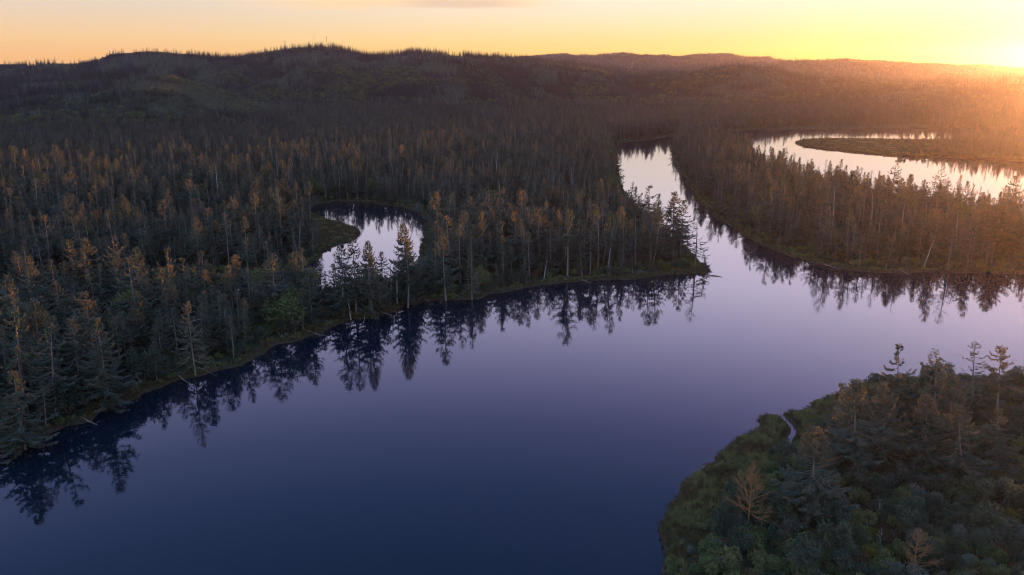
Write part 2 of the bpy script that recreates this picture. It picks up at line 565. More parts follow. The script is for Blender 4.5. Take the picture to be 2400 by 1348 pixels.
def hill_z(x, y):
    px = 1200 + F * x / np.maximum(y * math.cos(PITCH), 1.0)
    h = np.zeros(x.shape)
    warp = (fbm(x / 420, y / 420, 71, 3) - .5) * 330
    n_big = fbm(x / 260, y / 420, 51, 4)
    n_rid = 1 - np.abs(2 * fbm(x / 210 + y / 700, y / 380, 61, 4) - 1) * 2.6
    for pts, Y0, wf, wb, th in RIDGES:
        a = np.array(pts, float)
        py = np.interp(px, a[:, 0], a[:, 1])
        u = (674 - py) / F
        zr = H + Y0 * (-math.sin(PITCH) + u * math.cos(PITCH)) / (math.cos(PITCH) + u * math.sin(PITCH)) - th
        zr = np.maximum(zr, 0)
        d = y - Y0
        s = np.where(d < 0, 1 + (d + np.minimum(0, warp * sstep(0, -400, d))) / wf, 1 - d / wb)
        s = np.clip(s, 0, 1)
        prof = s * s * (3 - 2 * s)
        z = zr * prof * (1 + (1 - prof) * ((n_big - .5) * 2.0 + n_rid * .9))
        h = np.maximum(h, z)
    return h


def ground_z(x, y, sd=None):
    x = np.asarray(x, float); y = np.asarray(y, float)
    if sd is None: sd = shore_sd(x, y)
    land = .15 + np.minimum(sd, 3) * .28 + np.minimum(sd, 25) * .02 + (fbm(x / 7, y / 7, 5, 3) - .5) * .7 * sstep(0, 4, sd)
    z = np.where(sd > 0, land, np.maximum(sd * .45, -2.0))
    return z + hill_z(x, y) * sstep(2, 40, sd)


# ground: one sheet, finer near the river and coarser towards the horizon
az = np.concatenate([np.linspace(-120, -48, 25)[:-1], np.linspace(-48, 48, 560), np.linspace(48, 120, 25)[1:]])
rr = np.concatenate([[4, 20, 40, 60, 80], 95 * 1.0078 ** np.arange(0, 556)])
A, RR = np.meshgrid(R(1) * az, rr)
GX = RR * np.sin(A); GY = RR * np.cos(A)
GZ = ground_z(GX.ravel(), GY.ravel()).reshape(GX.shape)
nr, na = GX.shape
verts = np.stack([GX.ravel(), GY.ravel(), GZ.ravel()], 1)
i0 = (np.arange(nr - 1)[:, None] * na + np.arange(na - 1)[None, :]).ravel()
faces = np.stack([i0, i0 + na, i0 + na + 1, i0 + 1], 1)
print('ground', len(faces), 'reach', rr[-1])
me = bpy.data.meshes.new('ground')
me.vertices.add(len(verts)); me.vertices.foreach_set('co', verts.ravel())
me.loops.add(len(faces) * 4); me.loops.foreach_set('vertex_index', faces[:, ::-1].ravel())
me.polygons.add(len(faces)); me.polygons.foreach_set('loop_start', np.arange(0, len(faces) * 4, 4))
me.polygons.foreach_set('loop_total', np.full(len(faces), 4))
me.polygons.foreach_set('use_smooth', np.ones(len(faces), bool))
me.update(); me.validate()
me.materials.append(M_GROUND)
tag(link('ground', me), kind='structure')

wm = MB()
wm.add([(-2600, -400, 0), (2600, -400, 0), (2600, 2200, 0), (-2600, 2200, 0)], [(0, 1, 2, 3)])
tag(link('river_water', wm.mesh('river_water', [M_WATER])), kind='structure')

# ------------------------------------------------------------------ air
if HAZE_DENSITY > 0:
    hm, ht = new_mat('haze')
    pv = N(ht, 'ShaderNodeVolumePrincipled')
    pv.inputs['Color'].default_value = (.74, .66, 1.0, 1)
    pv.inputs['Density'].default_value = HAZE_DENSITY
    pv.inputs['Anisotropy'].default_value = HAZE_G
    out(ht, pv.outputs[0], True)
    hb = MB()
    x0, x1, y0, y1, z0, z1 = -7600, 7600, -4200, 7700, -3.2, 270
    hb.add([(x0, y0, z0), (x1, y0, z0), (x1, y1, z0), (x0, y1, z0), (x0, y0, z1), (x1, y0, z1), (x1, y1, z1), (x0, y1, z1)],
           [(0, 3, 2, 1), (4, 5, 6, 7), (0, 1, 5, 4), (1, 2, 6, 5), (2, 3, 7, 6), (3, 0, 4, 7)])
    tag(link('haze', hb.mesh('haze', [hm])), kind='stuff')

# ------------------------------------------------------------------ plants
V = Vector


def rnd(a, b):
    return random.uniform(a, b)


def spruce(seed, h=20.0, bare=.2, n=95, reach=3.6, gap=.25, droop=30, needles=1.0, dead_top=False, hang=True, taper=.8):
    """a swamp spruce: returns (trunk builder, crown builder); crown slots: 0 wood, 1 needles"""
    random.seed(seed)
    tr = MB(); cr = MB()
    bx, by = rnd(-.5, .5), rnd(-.5, .5)

    def axis(z):
        t = z / h
        return V((bx * math.sin(t * 2.6), by * math.sin(t * 3.1 + .4) - by * .39, z))
    zs = [0, .4, h * .15, h * .3, h * .45, h * .6, h * .75, h * .88, h]
    r0 = .012 * h + .06
    tr.tube([axis(z) for z in zs], [r0 * 1.6, r0 * 1.1, r0 * .92, r0 * .8, r0 * .66, r0 * .5, r0 * .34, r0 * .18, .02], 6, 0)
    holes = [(rnd(0, 6.28), rnd(bare, .9)) for _ in range(5)]
    for i in range(n):
        t = (i + rnd(0, 1)) / n
        z = h * (bare + (1 - bare) * t ** .92)
        tz = z / h
        ph = i * 2.399 + rnd(-.5, .5)
        if random.random() < gap and t < .93: continue
        if any(abs((ph - a + 3.14) % 6.28 - 3.14) < .6 and abs(tz - b) < .1 for a, b in holes): continue
        L = reach * 1.25 * (1 - t) ** taper * rnd(.55, 1.12) + rnd(.35, .7)
        if t < .12: L *= rnd(.4, 1.0)
        e = R(-droop + (droop + 32) * t ** 1.5 + rnd(-10, 10))
        hd = V((math.cos(ph), math.sin(ph), 0))
        p0 = axis(z)
        pts = []
        for k in range(4):
            s = k / 3
            ee = e - R(14) * math.sin(s * 3.0) + R(22) * s * s
            pts.append(p0 + hd * (L * s * math.cos(ee)) + V((0, 0, L * s * math.sin(ee))))
        br = .022 + .012 * L
        cr.tube(pts, [br, br * .75, br * .5, br * .2], 3, 0, cap=False)
        side = V((-hd.y, hd.x, 0))
        ns = int((5 + L * 4.2) * needles)
        if dead_top and t > .8: ns = int(ns * .25)
        for k in range(ns):
            s = .18 + .82 * (k + rnd(0, .9)) / max(ns, 1)
            f_ = min(s * 3, 2.999); j = int(f_); p = pts[j].lerp(pts[j + 1], f_ - j)
            for sg in (-1, 1):
                if random.random() < .12: continue
                l = rnd(.35, .75) * (.45 + .28 * L) * (1.15 - .6 * s)
                l = min(max(l, .35), 1.5)
                d = (hd * rnd(.35, .9) + side * sg * rnd(.4, 1.0) + V((0, 0, rnd(-.75, .12)))).normalized() * l
                cr.blade(p, d, l * rnd(.18, .30), (d.cross(V((rnd(-.6, .6), rnd(-.6, .6), 1)))).normalized(), 1, rnd(-.06, .04))
            if hang and random.random() < .65:
                l = rnd(.3, .85)
                d = V((rnd(-.25, .25), rnd(-.25, .25), -1)) * l
                a = rnd(0, 3.14)
                cr.blade(p, d, l * rnd(.10, .18), V((math.cos(a), math.sin(a), 0)), 1)
    # leader
    for k in range(int(10 * needles)):
        p = axis(h * (1 - .10 * rnd(0, 1)))
        a = rnd(0, 6.28); l = rnd(.25, .6)
        d = V((math.cos(a) * .7, math.sin(a) * .7, rnd(.2, .9))) * l
        cr.blade(p, d, l * .16, V((-math.sin(a), math.cos(a), 0)), 1)
    return tr, cr


LOOKS = [
    ('dense dark spruce with drooping boughs', dict(bare=.10, n=120, reach=3.9, gap=.10, droop=32)),
    ('broad spruce with spreading lower limbs', dict(bare=.08, n=110, reach=4.8, gap=.18, droop=26, taper=.9)),
    ('narrow spruce with a gappy crown', dict(bare=.25, n=85, reach=2.6, gap=.35, droop=24)),
    ('slender spruce on a long bare trunk', dict(bare=.45, n=70, reach=2.7, gap=.25, droop=22, taper=.6)),
    ('thin grey spruce with few needles', dict(bare=.20, n=80, reach=2.9, gap=.35, droop=20, needles=.5, hang=False)),
    ('ragged spruce with a half bare top', dict(bare=.22, n=90, reach=3.3, gap=.30, droop=28, dead_top=True)),
    ('full spruce with a pointed dark crown', dict(bare=.05, n=130, reach=4.2, gap=.12, droop=24, taper=1.0)),
    ('huge shaggy spruce with dense hanging boughs', dict(bare=.02, n=190, reach=5.0, gap=.04, droop=34, needles=1.2, taper=.85)),
    ('narrow spire-like spruce with short boughs', dict(bare=.15, n=110, reach=2.2, gap=.2, droop=30, taper=.7)),
]
SHORT_LOOK = ['dense drooping spruce', 'broad spreading spruce', 'narrow gappy spruce', 'slender bare-trunked spruce', 'thin grey spruce', 'ragged half-bare spruce',
              'full pointed spruce', 'huge shaggy spruce', 'spire-like spruce']
SPRUCE = []          # (trunk mesh, crown mesh, pale crown mesh, joined mesh, look)
for i, (look, kw) in enumerate(LOOKS):
    tr, cr = spruce(100 + i, **kw)
    tm = tr.mesh('spruce_trunk', [M_BARK], True)
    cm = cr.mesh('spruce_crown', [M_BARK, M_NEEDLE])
    jn = MB(); jn.v = list(tr.v); jn.f = list(tr.f); jn.m = list(tr.m)
    jn.add(cr.v, cr.f, 0)
    jn.m[len(tr.m):] = cr.m
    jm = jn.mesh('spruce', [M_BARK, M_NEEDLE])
    SPRUCE.append((tm, cm, jm, look))
print('spruce faces', [len(s[1].polygons) for s in SPRUCE])


def shrub(seed, r=2.4, h=3.6, n=700, leaf=.42, stems=7, upright=.3):
    """a rounded leafy shrub: (stem builder, foliage builder)"""
    random.seed(seed)
    st = MB(); fo = MB()
    lobes = []
    for k in range(stems):
        a = rnd(0, 6.28); q = rnd(.2, .8) * r
        top = V((math.cos(a) * q, math.sin(a) * q, h * rnd(.55, .95)))
        st.tube([(math.cos(a) * .15, math.sin(a) * .15, -.1), top * .5 + V((math.cos(a) * .2 * r, math.sin(a) * .2 * r, 0)), top], [.08, .055, .02], 4, 0)
        lobes.append((top, rnd(.32, .55) * r))
    for k in range(n):
        c, lr = random.choice(lobes)
        while True:
            q = V((rnd(-1, 1), rnd(-1, 1), rnd(-1, 1)))
            if .35 < q.length < 1: break
        p = c + V((q.x, q.y, q.z * (.75 + upright))) * lr
        if p.z < .1: p.z = rnd(.1, .5)
        d = (q.normalized() + V((rnd(-.8, .8), rnd(-.8, .8), rnd(-.5, .9)))).normalized() * leaf * rnd(.7, 1.5)
        fo.blade(p, d, leaf * rnd(.22, .42), d.cross(V((rnd(-1, 1), rnd(-1, 1), rnd(.2, 1)))).normalized(), 0)
    return st, fo


SHRUB_KINDS = [
    ('round green shrub', M_LEAF, dict(r=2.4, h=3.4, n=900)),
    ('dark green shrub', M_LEAF_DARK, dict(r=2.8, h=4.2, n=1000)),
    ('grey green willow shrub', M_LEAF_GREY, dict(r=2.3, h=3.8, n=750, leaf=.28, upright=.5)),
    ('low olive shrub', M_LEAF, dict(r=2.0, h=2.0, n=600, leaf=.3)),
    ('rusty brown shrub', M_LEAF_RUST, dict(r=2.1, h=2.8, n=650, leaf=.26, stems=10)),
    ('tall dark alder shrub', M_LEAF_DARK, dict(r=2.6, h=6.0, n=1100, stems=9, upright=.6)),
    ('yellow green shrub', M_LEAF_YELLOW, dict(r=2.0, h=3.0, n=700)),
]
SHRUB = []
for i, (look, mat, kw) in enumerate(SHRUB_KINDS):
    st, fo = shrub(300 + i, **kw)
    sm = st.mesh('shrub_stems', [M_BARK_DARK])
    fm = fo.mesh('shrub_foliage', [mat])
    jn = MB(); jn.v = list(st.v); jn.f = list(st.f); jn.m = list(st.m)
    jn.add(fo.v, fo.f, 1)
    SHRUB.append((sm, fm, jn.mesh('shrub', [M_BARK_DARK, mat]), look))


def small_conifer(seed, h=12, reach=2.0, n=46, mat=M_HILL):
    random.seed(seed)
    b = MB()
    b.tube([(0, 0, -1), (0, 0, h * .5), (0, 0, h)], [.2, .13, .03], 4, 0)
    for i in range(n):
        t = (i + rnd(0, 1)) / n
        z = h * (.08 + .92 * t)
        L = reach * (1 - t) ** .85 * rnd(.6, 1.15) + .3
        for k in range(2):
            ph = i * 2.4 + k * 3.14 + rnd(-.5, .5)
            d = V((math.cos(ph), math.sin(ph), rnd(-.5, .1))) * L
            b.blade(V((0, 0, z)), d, L * .27, V((-math.sin(ph), math.cos(ph), rnd(-.3, .3))), 1, .1)
    return b.mesh('small_conifer', [M_BARK_DARK, mat])


def round_tree(seed, h=9, r=3.2, n=240, mat=M_LEAF):
    random.seed(seed)
    st, fo = shrub(seed, r=r, h=h, n=n, leaf=1.0, stems=9, upright=.5)
    jn = MB(); jn.v = list(st.v); jn.f = list(st.f); jn.m = list(st.m)
    jn.add(fo.v, fo.f, 1)
    return jn.mesh('round_tree', [M_BARK_DARK, mat])


def tussock(seed, mat, h=.9, r=.55, n=36):
    random.seed(seed)
    b = MB()
    for k in range(n):
        a = rnd(0, 6.28); q = rnd(0, r)
        p = V((math.cos(a) * q, math.sin(a) * q, -.05))
        l = h * rnd(.6, 1.3)
        d = V((math.cos(a) * rnd(.1, .7), math.sin(a) * rnd(.1, .7), 1)).normalized() * l
        b.blade(p, d, .05, V((-math.sin(a), math.cos(a), 0)), 0)
    return b.mesh('grass_tussock', [mat])


# ------------------------------------------------------------------ scatter: point sets that carry instances (uncountable vegetation only)
def pattern_collection(name, meshes):
    col = bpy.data.collections.new(name)
    for i, m in enumerate(meshes):
        o = bpy.data.objects.new('%s_pattern_%02d' % (name, i), m)
        col.objects.link(o)
    return col


def scatter(name, meshes, pts, idx, rot, sc, label=None, cat=None):
    me = bpy.data.meshes.new(name)
    me.vertices.add(len(pts)); me.vertices.foreach_set('co', np.asarray(pts, np.float32).ravel())
    for nm, ty, arr in (('idx', 'INT', idx), ('rot', 'FLOAT_VECTOR', rot), ('sc', 'FLOAT_VECTOR', sc)):
        a = me.attributes.new(nm, ty, 'POINT')
        a.data.foreach_set('value' if ty == 'INT' else 'vector', np.asarray(arr, np.int32 if ty == 'INT' else np.float32).ravel())
    me.update()
    o = link(name, me)
    tag(o, label, None, None, 'stuff')
    g = bpy.data.node_groups.new(name + '_nodes', 'GeometryNodeTree')
    g.interface.new_socket('Geometry', in_out='INPUT', socket_type='NodeSocketGeometry')
    g.interface.new_socket('Geometry', in_out='OUTPUT', socket_type='NodeSocketGeometry')
    gi = g.nodes.new('NodeGroupInput'); go = g.nodes.new('NodeGroupOutput')
    ip = g.nodes.new('GeometryNodeInstanceOnPoints')
    ci = g.nodes.new('GeometryNodeCollectionInfo')
    ci.inputs['Collection'].default_value = pattern_collection(name, meshes)
    ci.inputs['Separate Children'].default_value = True
    ci.inputs['Reset Children'].default_value = True
    ip.inputs['Pick Instance'].default_value = True

    def named(nm, ty):
        n = g.nodes.new('GeometryNodeInputNamedAttribute'); n.data_type = ty
        n.inputs['Name'].default_value = nm
        return n.outputs['Attribute']
    e2r = g.nodes.new('FunctionNodeEulerToRotation')
    g.links.new(named('rot', 'FLOAT_VECTOR'), e2r.inputs[0])
    g.links.new(gi.outputs[0], ip.inputs['Points'])
    g.links.new(ci.outputs[0], ip.inputs['Instance'])
    g.links.new(named('idx', 'INT'), ip.inputs['Instance Index'])
    g.links.new(e2r.outputs[0], ip.inputs['Rotation'])
    g.links.new(named('sc', 'FLOAT_VECTOR'), ip.inputs['Scale'])
    g.links.new(ip.outputs[0], go.inputs[0])
    md = o.modifiers.new('scatter', 'NODES'); md.node_group = g
    return o


def jitter(x0, x1, y0, y1, s):
    xs, ys = np.meshgrid(np.arange(x0, x1, s), np.arange(y0, y1, s))
    x = xs.ravel() + rng.uniform(-.48, .48, xs.size) * s
    y = ys.ravel() + rng.uniform(-.48, .48, xs.size) * s
    return x, y


def in_view(x, y, margin=1.06):
    return (np.abs(x) < y * .68 * margin + 45) & (y > 30)


def rots(n, lean=.05):
    return np.stack([rng.normal(0, lean, n), rng.normal(0, lean, n), rng.uniform(0, 6.28, n)], 1)


def scales(s, flat=.12, wide=1.0):
    w = s * rng.uniform(1 - flat, 1 + flat, len(s)) * wide
    return np.stack([w, w, s], 1)


def polymask(poly, x, y):
    return inside(W(poly), x, y)


ISLAND_AREA = ISLAND_SHORE[:-1] + [(4000, 2600), (4000, 880)]
MEADOWS = [[(955, 289), (1120, 285), (1125, 296), (960, 299)], [(560, 318), (780, 309), (785, 314), (560, 325)],
           [(700, 506), (770, 514), (850, 546), (815, 569), (765, 582), (735, 575), (720, 540)],
           [(1850, 322), (2085, 324), (2120, 345), (2095, 372), (1850, 350)],
           [(1745, 560), (1800, 570), (1860, 596), (1990, 630), (2010, 645), (1900, 630), (1780, 585)],
           [(1560, 625), (1640, 600), (1680, 640), (1560, 655)]]
CLEARCUT = [(385, 165), (470, 178), (600, 215), (720, 262), (770, 292), (640, 290), (520, 270), (450, 230)]

# ---- hand-placed spruces: (base x, base y, top x, top y, look, width factor, label)
SIL = 'silhouetted against the bright channel'
HEROES = [
    (58, 1046, 32, 864, 6, 1.5, 'full blue-green spruce with an orange-lit tip at the water, nearest the frame edge', 'full blue-green bank spruce'),
    (135, 972, 117, 764, 1, 1.25, 'spruce with a wide orange-lit bare top behind the full blue-green bank spruce', 'wide orange-topped spruce'),
    (248, 946, 229, 742, 6, 1.35, 'tall spruce with a pale upper trunk and skirt of boughs over the dark water', 'skirted bank spruce'),
    (182, 905, 172, 730, 5, 1.4, 'flat-topped spruce with pale orange-lit limbs behind the skirted bank spruce', 'pale-limbed flat-topped spruce'),
    (52, 838, 44, 714, 5, 1.2, 'flat-topped grey spruce in shade above the full blue-green bank spruce', 'shaded flat-topped spruce'),
    (18, 800, 12, 648, 1, 1.2, 'orange-lit double-topped spruce cut by the frame edge above the flat-topped grey spruce', 'orange double-topped spruce'),
    (548, 842, 536, 742, 3, .7, 'thin spruce with a bare leaning trunk beside the pale spruce with long bare limbs', 'thin leaning bank spruce'),
    (656, 771, 640, 612, 3, 1.6, 'tall spruce with orange-lit broken top and pale straight trunk above yellow bank shrubs', 'broken-topped pale-trunked spruce'),
    (718, 735, 706, 583, 1, 1.0, 'broad orange-topped spruce between the slough and the lagoon mouth', 'broad lagoon-mouth spruce'),
    (402, 735, 392, 582, 1, 1.3, 'broad twin-topped spruce lit orange in front of the slough water', 'twin-topped orange spruce'),
    (478, 730, 472, 591, 1, 1.1, 'spruce with star-shaped orange top beside the twin-topped orange spruce', 'star-topped orange spruce'),
    (560, 730, 553, 598, 8, 1.5, 'spruce with glowing orange tip standing in front of the bright slough gap', 'glowing-tipped spruce'),
    (584, 662, 579, 553, 3, 1.0, 'slim spruce with bright orange crown behind the bright slough gap', 'slim orange-crowned spruce'),
    (634, 672, 624, 560, 5, 1.0, 'grey thin-topped spruce next to the slim bright orange crown', 'grey thin-topped spruce'),
    (296, 672, 291, 542, 6, 1.1, 'pale grey-green pointed spruce standing alone at the head of the dark slough', 'lone pointed slough spruce'),
    (240, 735, 237, 620, 4, 1.0, 'small bare-topped spruce catching light above the slough bend', 'bare-topped slough-bend spruce'),
    (395, 600, 386, 470, 2, 1.3, 'orange-topped narrow spruce in the shaded wood uphill of the slough', 'narrow orange-topped wood spruce'),
    (600, 585, 596, 455, 3, 1.0, 'narrow pale-topped spruce deep in the shaded wood short of the lagoon', 'pale-topped wood spruce'),
    (660, 590, 652, 442, 5, 1.3, 'tall orange-topped ragged spruce with a twin beside it near the lagoon bar', 'ragged lagoon-bar spruce'),
    (727, 545, 722, 428, 3, 1.0, 'thin lit spruce rising at the lagoon corner', 'thin lagoon-corner spruce'),
    (835, 735, 826, 560, 2, 1.3, 'narrow bank spruce cutting the lower lagoon water', 'lagoon-crossing narrow spruce'),
    (872, 738, 862, 563, 7, .75, 'dark pointed spruce silhouetted in the middle of the lagoon water', 'pointed lagoon silhouette'),
    (806, 742, 800, 572, 0, 1.2, 'dark spruce silhouetted against the lagoon beside the thin white trunk', 'dark lagoon-side spruce'),
    (962, 706, 945, 522, 7, .85, 'large dark spruce hiding the end of the lagoon', 'large dark lagoon-end spruce'),
    (956, 716, 952, 578, 8, 1.5, 'green-topped narrow spruce beside the tall bleached pole', 'green-topped bank spruce'),
    (1045, 700, 1040, 545, 2, 1.4, 'spruce with yellow-lit broad top behind the pale lichened bank spruce', 'yellow-topped spruce'),
    (1030, 590, 1025, 450, 2, 1.4, 'tall olive-lit spruce at the lagoon head', 'olive lagoon-head spruce'),
    (1198, 652, 1195, 578, 3, 1.0, 'small-headed spruce on a white straight trunk near the low bank', 'white-trunked small spruce'),
    (1241, 652, 1239, 545, 2, 1.1, 'narrow grey spruce between the white-trunked spruce and the leaning broken stubs', 'narrow grey bank spruce'),
    (1330, 648, 1331, 492, 3, 1.35, 'tallest straight bank spruce with long pale trunk in front of the shaded wood', 'tallest straight bank spruce'),
    (1383, 643, 1382, 542, 3, 1.0, 'slim spruce right beside the tallest straight bank spruce', 'slim companion spruce'),
    (1412, 628, 1427, 512, 3, .9, 'outer of two spruces whose pale trunks lean together', 'outer leaning spruce'),
    (1424, 642, 1441, 508, 3, .95, 'inner of two spruces whose pale trunks lean together', 'inner leaning spruce'),
    (1462, 625, 1463, 505, 2, 1.0, 'straight narrow spruce just past the leaning pair', 'straight spruce past the leaning pair'),
    (1530, 625, 1547, 495, 2, 1.3, 'leaning spruce with a curved pale trunk on the point', 'curved point spruce'),
    (1552, 556, 1580, 462, 8, 1.1, 'strongly leaning spruce jutting over the bright channel', 'channel-leaning spruce'),
    (1586, 592, 1588, 500, 0, 1.0, 'bushy spruce on the point silhouetted against the bright channel', 'bushy point spruce'),
    (1612, 612, 1612, 528, 2, 1.4, 'open spruce near the end of the point silhouetted against the bright channel', 'open point spruce'),
    (1628, 626, 1636, 505, 4, 1.45, 'lacy spruce with tiered boughs at the very end of the point', 'lacy tiered spruce'),
    (1652, 636, 1650, 585, 1, .9, 'short bushy spruce leaning over the water at the tip of the point', 'short tip spruce'),
    (2096, 1012, 2106, 812, 1, 1.25, 'tall spruce with a broad ragged top rising over the shrubs against the water', 'tall ragged-topped shore spruce'),
    (2190, 1030, 2198, 826, 5, 1.5, 'flat-topped bare-tipped spruce next to the broad ragged-topped spruce', 'bare-tipped shore spruce'),
    (2282, 985, 2288, 806, 4, 1.4, 'spruce with a needle-thin bent tip above the shrub skyline', 'bent-tipped shore spruce'),
    (2334, 1000, 2346, 818, 3, 1.3, 'small-crowned spruce on a thin leaning trunk above the shrub skyline', 'small-crowned shore spruce'),
    (2005, 1130, 2004, 893, 7, 1.15, 'big dark shaggy spruce on the shrubby shore near the creek', 'shaggy creek spruce'),
    (1905, 1240, 1912, 1005, 7, 1.2, 'dark pyramid spruce with orange-brown top between the creek and the leafless tree', 'dark pyramid spruce'),
    (2072, 1110, 2066, 902, 7, 1.1, 'dark spruce filling the gap behind the shaggy creek spruce', 'gap-filling dark spruce'),
    (2165, 1120, 2170, 930, 7, 1.15, 'dense reddish-lit spruce standing in front of the bare-tipped shore spruce', 'dense front shore spruce'),
    (2255, 1130, 2250, 952, 0, 1.5, 'dark spruce with hanging boughs below the bent-tipped shore spruce', 'hanging-boughed shore spruce'),
    (2225, 1060, 2232, 880, 7, 1.0, 'dark spruce squeezed between the bare-tipped and the bent-tipped shore spruces', 'squeezed shore spruce'),
    (1965, 1060, 1972, 905, 6, 1.2, 'pointed spruce behind the shaggy creek spruce on its water side', 'water-side creek spruce'),
    (2330, 1110, 2336, 960, 0, 1.2, 'shaded spruce beside the small whitish leafless bush', 'shaded thicket spruce'),
]
ISL_Z = 1.2


def hero_place(bx, by, tx, ty):
    x, y = at(bx, by, 1.0)
    dx, dy, dz = ray(tx, ty)
    hgt = H + dz / dy * y - 1.0
    xt = dx / dy * y
    return x, y, hgt, xt - x


def one_spruce(x, y, z, h, w, rz, look, label, group=None, lean=0.0):
    tm, cm, jm, _ = SPRUCE[look]
    s = h / 20.0
    o = empty('spruce_tree', (x, y, z), (0, math.atan2(lean, h), 0) if lean else (rnd(-.04, .04), rnd(-.04, .04), 0), (1, 1, 1))
    tag(o, label, 'tree', group)
    for nm, m in (('trunk', tm), ('crown', cm)):
        c = link(nm, m, parent=o)
        c.rotation_euler = (0, 0, rz)
        q = s * (1.0 if nm == 'trunk' else 1.15 * w)
        c.scale = (q, q, s)
    return o


hero_xy = []
random.seed(5)
LANDMARKS = []       # (x, y, short description) for the labels of the plants around
for bx, by, tx, ty, look, w, label, short in HEROES:
    x, y, h, lean = hero_place(bx, by, tx, ty)
    z = float(ground_z(np.array([x]), np.array([y]))[0])
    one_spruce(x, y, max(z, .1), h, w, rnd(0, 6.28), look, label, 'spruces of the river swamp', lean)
    hero_xy.append((x, y))
    LANDMARKS.append((x, y, short))

# ---- dead and bare trees
def bare_tree(seed, h, n, reach, e0, e1, mat, sub=4, up=.3, start=.25, r=.16, wild=10):
    """(trunk builder, [limb builders]) of a leafless tree; every limb with its twigs is one piece"""
    random.seed(seed)
    tr = MB()
    bx, by = rnd(-.4, .4), rnd(-.4, .4)

    def axis(z):
        t = z / h
        return V((bx * math.sin(t * 2.4), by * math.sin(t * 3), z))
    zs = [0, h * .2, h * .4, h * .6, h * .8, h]
    tr.tube([axis(z) for z in zs], [r * 1.4, r, r * .85, r * .65, r * .4, .02], 6, 0)
    limbs = []
    for i in range(n):
        t = (i + rnd(0, .8)) / n
        z = h * (start + (1 - start) * t * .97)
        L = reach * (1 - t * .75) * rnd(.6, 1.1)
        ph = i * 2.4 + rnd(-.4, .4)
        e = R(e0 + (e1 - e0) * t + rnd(-wild, wild))
        L *= rnd(1 - wild * .012, 1 + wild * .008)
        hd = V((math.cos(ph), math.sin(ph), 0)); side = V((-hd.y, hd.x, 0))
        b = MB(); pts = []
        p0 = axis(z)
        for k in range(5):
            s = k / 4
            ee = e + up * s
            pts.append(p0 + hd * (L * s * math.cos(ee)) + V((0, 0, L * s * math.sin(ee))) + side * math.sin(s * 4 + i) * .08 * L)
        q = .02 + .011 * L
        b.tube(pts, [q, q * .8, q * .6, q * .4, q * .15], 4, 0)
        for k in range(sub):
            s = .3 + .68 * k / max(sub, 1); f_ = s * 4; j = min(int(f_), 3); p = pts[j].lerp(pts[j + 1], f_ - j)
            d = (hd * rnd(.4, 1) + side * rnd(-1, 1) + V((0, 0, rnd(-.2, .3) + up))).normalized() * L * rnd(.2, .42)
            b.tube([p, p + d * .5 + V((0, 0, .05)), p + d], [q * .45, q * .3, .006], 3, 0, cap=False)
            for _ in range(2):
                d2 = (d.normalized() + V((rnd(-.8, .8), rnd(-.8, .8), rnd(-.3, .8) + up * .5))).normalized() * d.length * rnd(.35, .7)
                pm = p + d * rnd(.4, .9)
                b.tube([pm, pm + d2], [q * .28, .006], 3, 0, cap=False)
        limbs.append(b.mesh('limb', [mat]))
    return tr.mesh('bare_trunk', [mat]), limbs


def place_bare(name, cat, meshes, x, y, z, s, rz, label, lean=0, group=None, extra=None):
    o = empty(name, (x, y, z), (0, lean, 0))
    tag(o, label, cat, group)
    tm, limbs = meshes
    c = link('trunk', tm, parent=o); c.rotation_euler = (0, 0, rz); c.scale = (s, s, s)
    for lm in limbs:
        c = link('limb', lm, parent=o); c.rotation_euler = (0, 0, rz); c.scale = (s, s, s)
    if extra:
        for nm, m in extra:
            c = link(nm, m, parent=o); c.rotation_euler = (0, 0, rz); c.scale = (s, s, s)
    return o


def gz(x, y):
    return max(float(ground_z(np.array([x]), np.array([y]))[0]), .05)


# the two pale, open bank spruces whose limbs show one by one
for (bx, by, tx, ty, sd_, reach, e0, e1, label, short) in (
        (458, 876, 450, 702, 41, 7.2, -38, 24, 'pale spruce with long bare drooping limbs standing at the shaded water edge', 'pale drooping-limbed spruce'),
        (1106, 697, 1102, 577, 42, 4.6, -22, 38, 'pale lichened spruce with upswept bare top standing on the river bank', 'pale lichened bank spruce')):
    x, y, h, lean = hero_place(bx, by, tx, ty)
    tm, limbs = bare_tree(sd_, h, 40, reach, e0, e1, M_LIMB, 5, .1, .14, .2)
    _, cr = spruce(sd_ + 7, h=h, bare=.15, n=80, reach=reach * .72, gap=.1, droop=30, needles=.7, hang=True)
    cr.f = [f for f, m in zip(cr.f, cr.m) if m == 1]; cr.m = [0] * len(cr.f)
    place_bare('spruce_tree', 'tree', (tm, limbs), x, y, gz(x, y), 1.0, 0, label, 0, None, [('crown', cr.mesh('thin_crown', [M_NEEDLE_PALE]))])
    hero_xy.append((x, y))
    LANDMARKS.append((x, y, short))

BARE_TWIGGY = [
    (1752, 1248, 1758, 1098, 61, 'leafless tree with orange-lit twigs and forked white trunk on the grassy shore', 'orange-lit leafless tree'),
    (2142, 1362, 2148, 1252, 62, 'leafless spreading tree with orange-lit limbs among dark shrubs at the bottom edge', 'spreading leafless tree'),
    (1897, 1130, 1905, 1010, 63, 'bushy orange-lit twiggy tree beside the tidal creek', 'orange-lit creek tree'),
]
for bx, by, tx, ty, sd_, label, short in BARE_TWIGGY:
    x, y, h, lean = hero_place(bx, by, tx, ty)
    tm, limbs = bare_tree(sd_, h, 34, h * .46, 2, 64, M_TWIG, 13, .35, .24, .13, 24)
    place_bare('leafless_tree', 'tree', (tm, limbs), x, y, gz(x, y), 1.0, rnd(0, 6.28), label)
    hero_xy.append((x, y))
    LANDMARKS.append((x, y, short))

